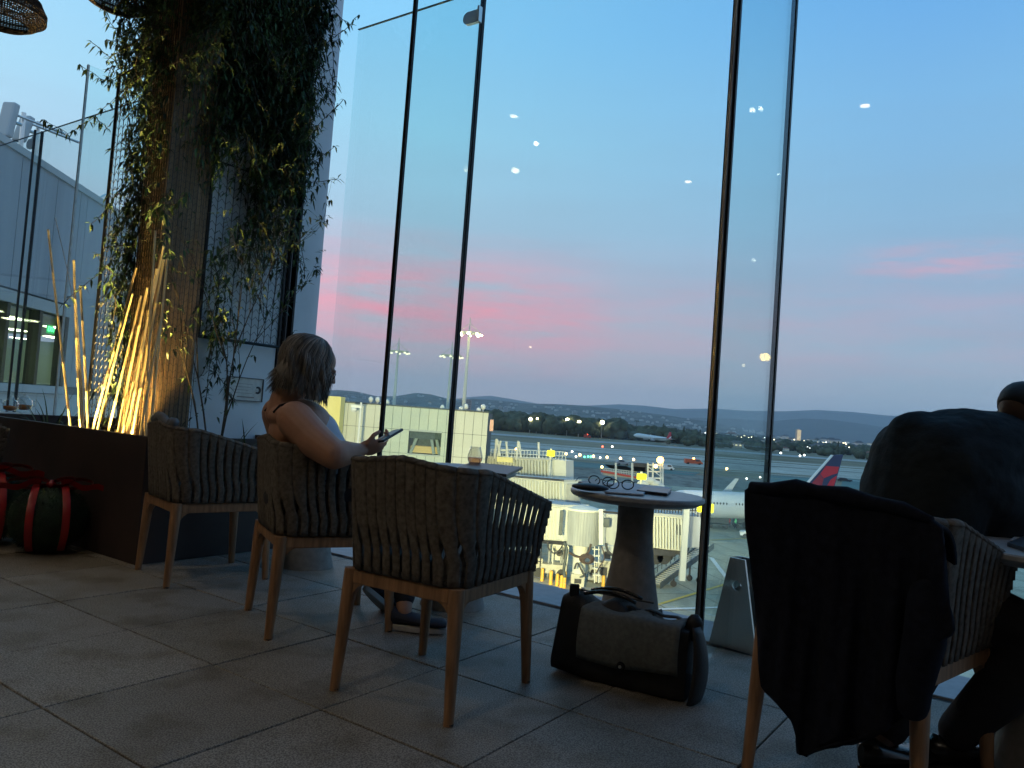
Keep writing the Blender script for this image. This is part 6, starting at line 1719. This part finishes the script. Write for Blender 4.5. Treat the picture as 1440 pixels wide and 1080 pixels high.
# mobile belt stair
a = FL(929, 828, GZ); b = AT(1004, 772, 79); st = empty('belt_stair', a, 'dark sloping conveyor stair on the apron left of the double black rib', 'conveyor')
d = (b-a); dn = V((d.x, d.y, 0)).normalized(); sn = V((-dn.y, dn.x, 0))
for o_ in (0, 1.3):
    m = MB(); m.hexa([a+sn*o_, b+sn*o_, b+sn*(o_+.12), a+sn*(o_+.12), a+sn*o_+V((0, 0, .55)), b+sn*o_+V((0, 0, .55)), b+sn*(o_+.12)+V((0, 0, .55)), a+sn*(o_+.12)+V((0, 0, .55))]); m.build('side_beam', M['gear'], st)
m = MB()
for k in range(26): p = a.lerp(b, (k+.5)/26); m.box(p+sn*.72+V((0, 0, .35)), (.30, 1.1, .08), Matrix.Rotation(math.atan2(dn.y, dn.x), 3, 'Z'))
m.build('treads', M['beige'], st)
for t in (.25, .75):
    for o_ in (.1, 1.3): m = MB(); p = a.lerp(b, t)+sn*o_; m.tube([p, V((p.x, p.y, GZ+.1))], .09, 8); m.tube([V((p.x, p.y-.1, GZ+.3)), V((p.x, p.y+.15, GZ+.3))], .3, 12); m.build('support_leg', M['dark'], st)
rails(st, (912, 812), (985, 766), 82, 83, 12, 1.0, 'handrail', 'gear')
# yellow signs
M['ysign'] = emat('yellow_sign_face', (1., .88, .02), 1.5)
def ysign(px0, py0, px1, py1, Y, ypost, label):
    p = AT(px0, py0, Y); q = AT(px1, py1, Y); c_ = (p+q)/2; r2 = empty('gate_sign', V((c_.x, Y, GZ)), label, 'sign', 'lit yellow gate signs')
    m = MB(); m.box(c_, (abs(q.x-p.x), .35, abs(q.z-p.z))); m.build('face', M['ysign'], r2, bevel=.08)
    z = AT((px0+px1)/2, ypost, Y).z; m = MB(); m.tube([V((c_.x, Y+.25, z)), V((c_.x, Y+.25, c_.z+abs(q.z-p.z)*.8))], .14, 8); m.build('post', M['corrw'], r2)
ysign(769.5, 633, 780, 642, 104, 674, 'yellow lit sign on the upper jet bridge roof'); ysign(896, 665.5, 908.5, 675, 84, 690, 'yellow lit sign behind the spectacles table'); ysign(981, 707, 1003, 721.5, 69, 735, 'yellow lit sign right behind the double black rib')
# lattice frame with orange beacon, red-railed bridge
r2 = empty('service_gantry', FL(925, 700, GZ), 'slim steel gantry with an orange beacon above the spectacles table', 'gantry')
m = MB()
for x in (911, 918, 929, 932): m.tube([AT(x, 690, 120), AT(x, 651, 120)], .14, 6)
for y in (655, 664, 673): m.tube([AT(911, y-1.3, 120), AT(932, y, 120)], .12, 6)
m.tube([AT(911, 656, 120), AT(932, 672, 120)], .08, 5); m.build('frame', M['corrw'], r2)
m = MB(); m.ball(AT(928.5, 647, 120), .55, 10, 8); m.build('beacon', emat('orange_beacon', (1., .42, .06), 14), r2)
m = MB(); m.ball(AT(922, 655.5, 120), .3, 8, 6); m.build('work_light', emat('amber_work_light', (1., .7, .2), 8), r2)
m = MB()
for x, y in ((914, 676), (922, 680), (926, 684), (905, 680)): m.ball(AT(x, y, 118), (1., .5, .5), 10, 6); 
m.build('roof_unit', M['corrw'], r2)
r2 = empty('service_bridge', FL(868, 700, GZ), 'distant loading bridge with a red rail left of the gantry', 'jet bridge')
m = MB(); p, q = AT(848, 668, 150), AT(895, 674, 150); m.hexa([p, q, q+V((0, 3, 0)), p+V((0, 3, 0)), p+V((0, 0, .5)), q+V((0, 0, .5)), q+V((0, 3, .5)), p+V((0, 3, .5))]); m.build('deck', M['clad'], r2)
rails(r2, (848, 664.5), (895, 670), 150, 150, 20, .9); m = MB(); m.tube([AT(845, 662.5, 149.5), AT(896, 671.5, 149.5)], .22, 6); m.build('red_rail', mat('red_paint', (.55, .08, .05), .5), r2)
for x in (866, 889): m = MB(); m.tube([AT(x, 690, 149), AT(x, 651, 149)], .22, 6); m.build('pole', M['corrw'], r2)
m = MB(); m.box(AT(902, 657, 150), (3.2, 2, 1.6)); m.box(AT(898, 659.5, 150), (2.2, 2, .9)); m.build('loader', M['dark'], r2)

# ================================================================ LIGHT
S.world = bpy.data.worlds.new('World'); S.world.use_nodes = True
nt = S.world.node_tree; ns = nt.nodes; L = nt.links; ns.clear()
out = ns.new('ShaderNodeOutputWorld'); bg = ns.new('ShaderNodeBackground'); bg2 = ns.new('ShaderNodeBackground'); add = ns.new('ShaderNodeAddShader')
sky = ns.new('ShaderNodeTexSky'); sky.sky_type = 'NISHITA'; sky.sun_disc = False; sky.sun_elevation = math.radians(-3); sky.sun_rotation = math.radians(-20)
L.new(sky.outputs[0], bg2.inputs[0]); bg2.inputs[1].default_value = .06
tc = ns.new('ShaderNodeTexCoord'); sep = ns.new('ShaderNodeSeparateXYZ'); L.new(tc.outputs['Generated'], sep.inputs[0])
def math_(op, a, b=None, c_=None, clamp=False):
    n = ns.new('ShaderNodeMath'); n.operation = op; n.use_clamp = clamp
    for i, q in enumerate((a, b, c_)):
        if q is None: continue
        if isinstance(q, (int, float)): n.inputs[i].default_value = q
        else: L.new(q, n.inputs[i])
    return n.outputs[0]
def ramp_(f, els):
    r = ns.new('ShaderNodeValToRGB'); cr = r.color_ramp
    while len(cr.elements) < len(els): cr.elements.new(.5)
    for e, (p, col) in zip(cr.elements, els): e.position = p; e.color = (*col, 1)
    L.new(f, r.inputs[0]); return r.outputs[0]
def mix_(f, a, b, mode='MIX'):
    n = ns.new('ShaderNodeMix'); n.data_type = 'RGBA'; n.blend_type = mode
    if isinstance(f, (int, float)): n.inputs[0].default_value = f
    else: L.new(f, n.inputs[0])
    for k, q in ((6, a), (7, b)):
        if isinstance(q, tuple): n.inputs[k].default_value = (*q, 1)
        else: L.new(q, n.inputs[k])
    return n.outputs[2]
el = math_('MULTIPLY', math_('ARCSINE', sep.outputs[2]), 180/math.pi/90.)          # 0 horizon .. 1 zenith
az = math_('MULTIPLY', math_('ARCTAN2', sep.outputs[0], sep.outputs[1]), 180/math.pi)  # degrees, + right
def g_(h): h = h.lstrip('#'); return tuple(((int(h[i:i+2], 16)/255+.055)/1.055)**2.4 if int(h[i:i+2], 16) > 10 else int(h[i:i+2], 16)/255/12.92 for i in (0, 2, 4))
left = ramp_(el, [(0, g_('b5abb4')), (.04, g_('b3a9b2')), (.075, g_('b3abb6')), (.115, g_('a9b2c2')), (.15, g_('9dbbd0')), (.22, g_('90c2db')), (.30, g_('7cbbe1')), (.5, g_('64a9d8')), (1, g_('3d6ba6'))])
right = ramp_(el, [(0, g_('a3b0bc')), (.03, g_('a0afbf')), (.075, g_('9cadc1')), (.12, g_('93abc6')), (.18, g_('85adce')), (.25, g_('79add9')), (.32, g_('67a2da')), (.5, g_('5393cc')), (1, g_('335e9c'))])
azf = math_('MULTIPLY_ADD', az, 1/34., .22, clamp=True)
base = mix_(azf, left, right)
# brighter glow at the far left
lf = math_('MULTIPLY_ADD', az, -1/26., -.75, clamp=True)
base = mix_(math_('MULTIPLY', lf, .35), base, g_('b9d9ee'))
# pink cloud streaks
mp = ns.new('ShaderNodeMapping'); mp.inputs['Scale'].default_value = (2.2, 2.2, 15); mp.inputs['Rotation'].default_value = (0, math.radians(3), 0); L.new(tc.outputs['Generated'], mp.inputs[0])
nz = ns.new('ShaderNodeTexNoise'); nz.inputs['Scale'].default_value = 2.3; nz.inputs['Detail'].default_value = 9; nz.inputs['Roughness'].default_value = .62; L.new(mp.outputs[0], nz.inputs['Vector'])
band = ramp_(el, [(.02, (0, 0, 0)), (.05, (.5,)*3), (.075, (1, 1, 1)), (.10, (.95,)*3), (.125, (.3,)*3), (.155, (0, 0, 0))])
azp = ramp_(math_('MULTIPLY_ADD', az, 1/80., .5, clamp=True), [(.0, (.35,)*3), (.25, (.5,)*3), (.33, (.95,)*3), (.46, (1, 1, 1)), (.53, (.75,)*3), (.60, (.28,)*3), (.76, (.22,)*3), (1, (.2,)*3)])
nf = math_('MULTIPLY_ADD', nz.outputs['Fac'], 3.6, -1.25, clamp=True)
pf = math_('MULTIPLY', math_('MULTIPLY', band, azp), nf)
base = mix_(math_('MULTIPLY', pf, .95), base, g_('f08c9c'))
wisp = ramp_(el, [(.118, (0, 0, 0)), (.130, (1, 1, 1)), (.140, (.7,)*3), (.152, (0, 0, 0))])
wa = ramp_(math_('MULTIPLY_ADD', az, 1/80., .5, clamp=True), [(.78, (0, 0, 0)), (.84, (1, 1, 1)), (.90, (1, 1, 1)), (.97, (0, 0, 0))])
base = mix_(math_('MULTIPLY', math_('MULTIPLY', wisp, wa), math_('MULTIPLY', math_('MULTIPLY_ADD', nz.outputs['Fac'], 6.0, -2.8, clamp=True), .6)), base, g_('e79aa8'))
# soft grey-violet streaks beneath
mp2 = ns.new('ShaderNodeMapping'); mp2.inputs['Scale'].default_value = (1.5, 1.5, 11); L.new(tc.outputs['Generated'], mp2.inputs[0])
n2 = ns.new('ShaderNodeTexNoise'); n2.inputs['Scale'].default_value = 2.4; n2.inputs['Detail'].default_value = 6; L.new(mp2.outputs[0], n2.inputs['Vector'])
b2 = ramp_(el, [(0, (.6,)*3), (.10, (.8,)*3), (.2, (.35,)*3), (.3, (.0,)*3)])
base = mix_(math_('MULTIPLY', math_('MULTIPLY', b2, math_('MULTIPLY_ADD', n2.outputs['Fac'], 2.4, -1.0, clamp=True)), .36), base, g_('8794a8'))
L.new(base, bg.inputs[0]); bg.inputs[1].default_value = 1.0
L.new(bg.outputs[0], add.inputs[0]); L.new(bg2.outputs[0], add.inputs[1]); L.new(add.outputs[0], out.inputs[0])
def lamp(kind, name, loc, energy, col, **k):
    l = bpy.data.lights.new(name, kind); l.energy = energy; l.color = col
    for a, b in k.items(): setattr(l, a, b)
    o = bpy.data.objects.new(name, l); o.location = loc; COL.objects.link(o); return o
def aim(o, tgt): o.rotation_euler = (V(tgt)-o.location).to_track_quat('-Z', 'Y').to_euler()
o = lamp('SUN', 'sun', (0, 0, 50), .25, (1., .72, .62), angle=math.radians(12)); aim(o, V((0, 0, 50))-V((-.35, .95, .10))*10)
# warm fill spots added under the terrace ceiling to brighten the seating
for i, (u, w, e) in enumerate(((-9.5, 1.2, 16), (-5.6, .6, 20), (-1.8, -.8, 22), (-4.6, -2.6, 22), (1.6, -2.2, 20), (4.8, -1.2, 16))):
    p = D(u, w, 4.79); r = empty('downlight', p, ['ceiling downlight at the far left end', 'ceiling downlight above the fir balls', 'ceiling downlight above the viewer', 'ceiling downlight behind the viewer on the left', 'ceiling downlight behind the viewer on the right', 'ceiling downlight over the jacket chair'][i], 'downlight', 'recessed ceiling downlights')
    m = MB(); m.lathe([(.06, -.035), (.075, 0)], p, 24); m.build('housing', M['black_metal'], r); m = MB(); m.lathe([(.052, -.0365), (.052, -.036)], p, 24); m.build('lens', emat('downlight_lens', (1., .78, .5), 12), r)
    lamp('SPOT', 'downlight_glow', p-V((0, 0, .06)), e*2.2, (1., .84, .64), shadow_soft_size=.05, spot_size=math.radians(128), spot_blend=.5)
# uplights buried in the planter
for x, w in ((92, 2.545), (118, 2.545), (150, 2.545), (185, 2.545)):
    p = PL(x, 600, w, .51); o = lamp('SPOT', 'planter_uplight', p, 170, (1., .68, .20), spot_size=math.radians(54), spot_blend=.7, shadow_soft_size=.03); aim(o, p+(WV_*.10-UV_*.14 if x < 120 else WV_*.16)+V((.03, 0, 1)))
    ful = empty('uplight', V((p.x, p.y, .44)), ['small uplight in the soil before the far left cane', 'small uplight in the soil by the left bundle', 'small uplight in the soil between the bundles', 'small uplight in the soil by the right canes'][(x > 100)+(x > 120)+(x > 160)], 'uplight', 'uplights in the planter')
    m = MB(); m.lathe([(.03, .0), (.034, .04), (.030, .045)], V((p.x, p.y, .445)), 14); m.build('housing', M['black_metal'], ful)
# terminal and mast floodlights that wash the apron yellow, and an added airliner spot
o = lamp('SPOT', 'terminal_floodlight', D(-9.5, 4.6, -1.2), 235000, (1., .86, .40), spot_size=math.radians(52), spot_blend=.9, shadow_soft_size=.5); aim(o, AT(640, 640, 100))
o = lamp('SPOT', 'terminal_floodlight', D(-8.8, 4.6, -3), 50000, (1., .90, .50), spot_size=math.radians(48), spot_blend=.9, shadow_soft_size=.5); aim(o, AT(850, 760, 80))
o = lamp('SPOT', 'terminal_floodlight', D(5, 4.6, -2), 330000, (1., .95, .74), spot_size=math.radians(13), spot_blend=.9, shadow_soft_size=.5); aim(o, AT(1040, 712, 120))  # narrow spot added only to brighten the parked airliner
for x, y, Y, e in ((660, 468, 150, 60000), (560, 494, 165, 20000)):
    p = AT(x, y, Y); o = lamp('SPOT', 'mast_floodlight', p-V((0, 3.2, 0.8)), e, (1., .85, .45), spot_size=math.radians(58), spot_blend=.6, shadow_soft_size=.6); aim(o, V((p.x*.6+12, 118, GZ)))
HAZE = True
if HAZE:
    m = bpy.data.materials.new('haze_air'); m.use_nodes = True; n = m.node_tree; n.nodes.clear(); oo = n.nodes.new('ShaderNodeOutputMaterial'); pv = n.nodes.new('ShaderNodeVolumePrincipled')
    pv.inputs['Density'].default_value = 6.5e-5; pv.inputs['Color'].default_value = (.86, .92, 1., 1); pv.inputs['Anisotropy'].default_value = 0.2; n.links.new(pv.outputs[0], oo.inputs['Volume'])
    hb_ = MB(); hb_.box((0, 7900, 330), (34000, 17000, 2*330+34)); tag(hb_.build('haze', m), kind='stuff')
S.view_settings.view_transform = 'Standard'; S.view_settings.look = 'None'; S.view_settings.exposure = .42; S.view_settings.gamma = 1
S.render.engine = 'CYCLES'
S.cycles.transparent_max_bounces = 24; S.cycles.max_bounces = 8; S.cycles.volume_bounces = 1
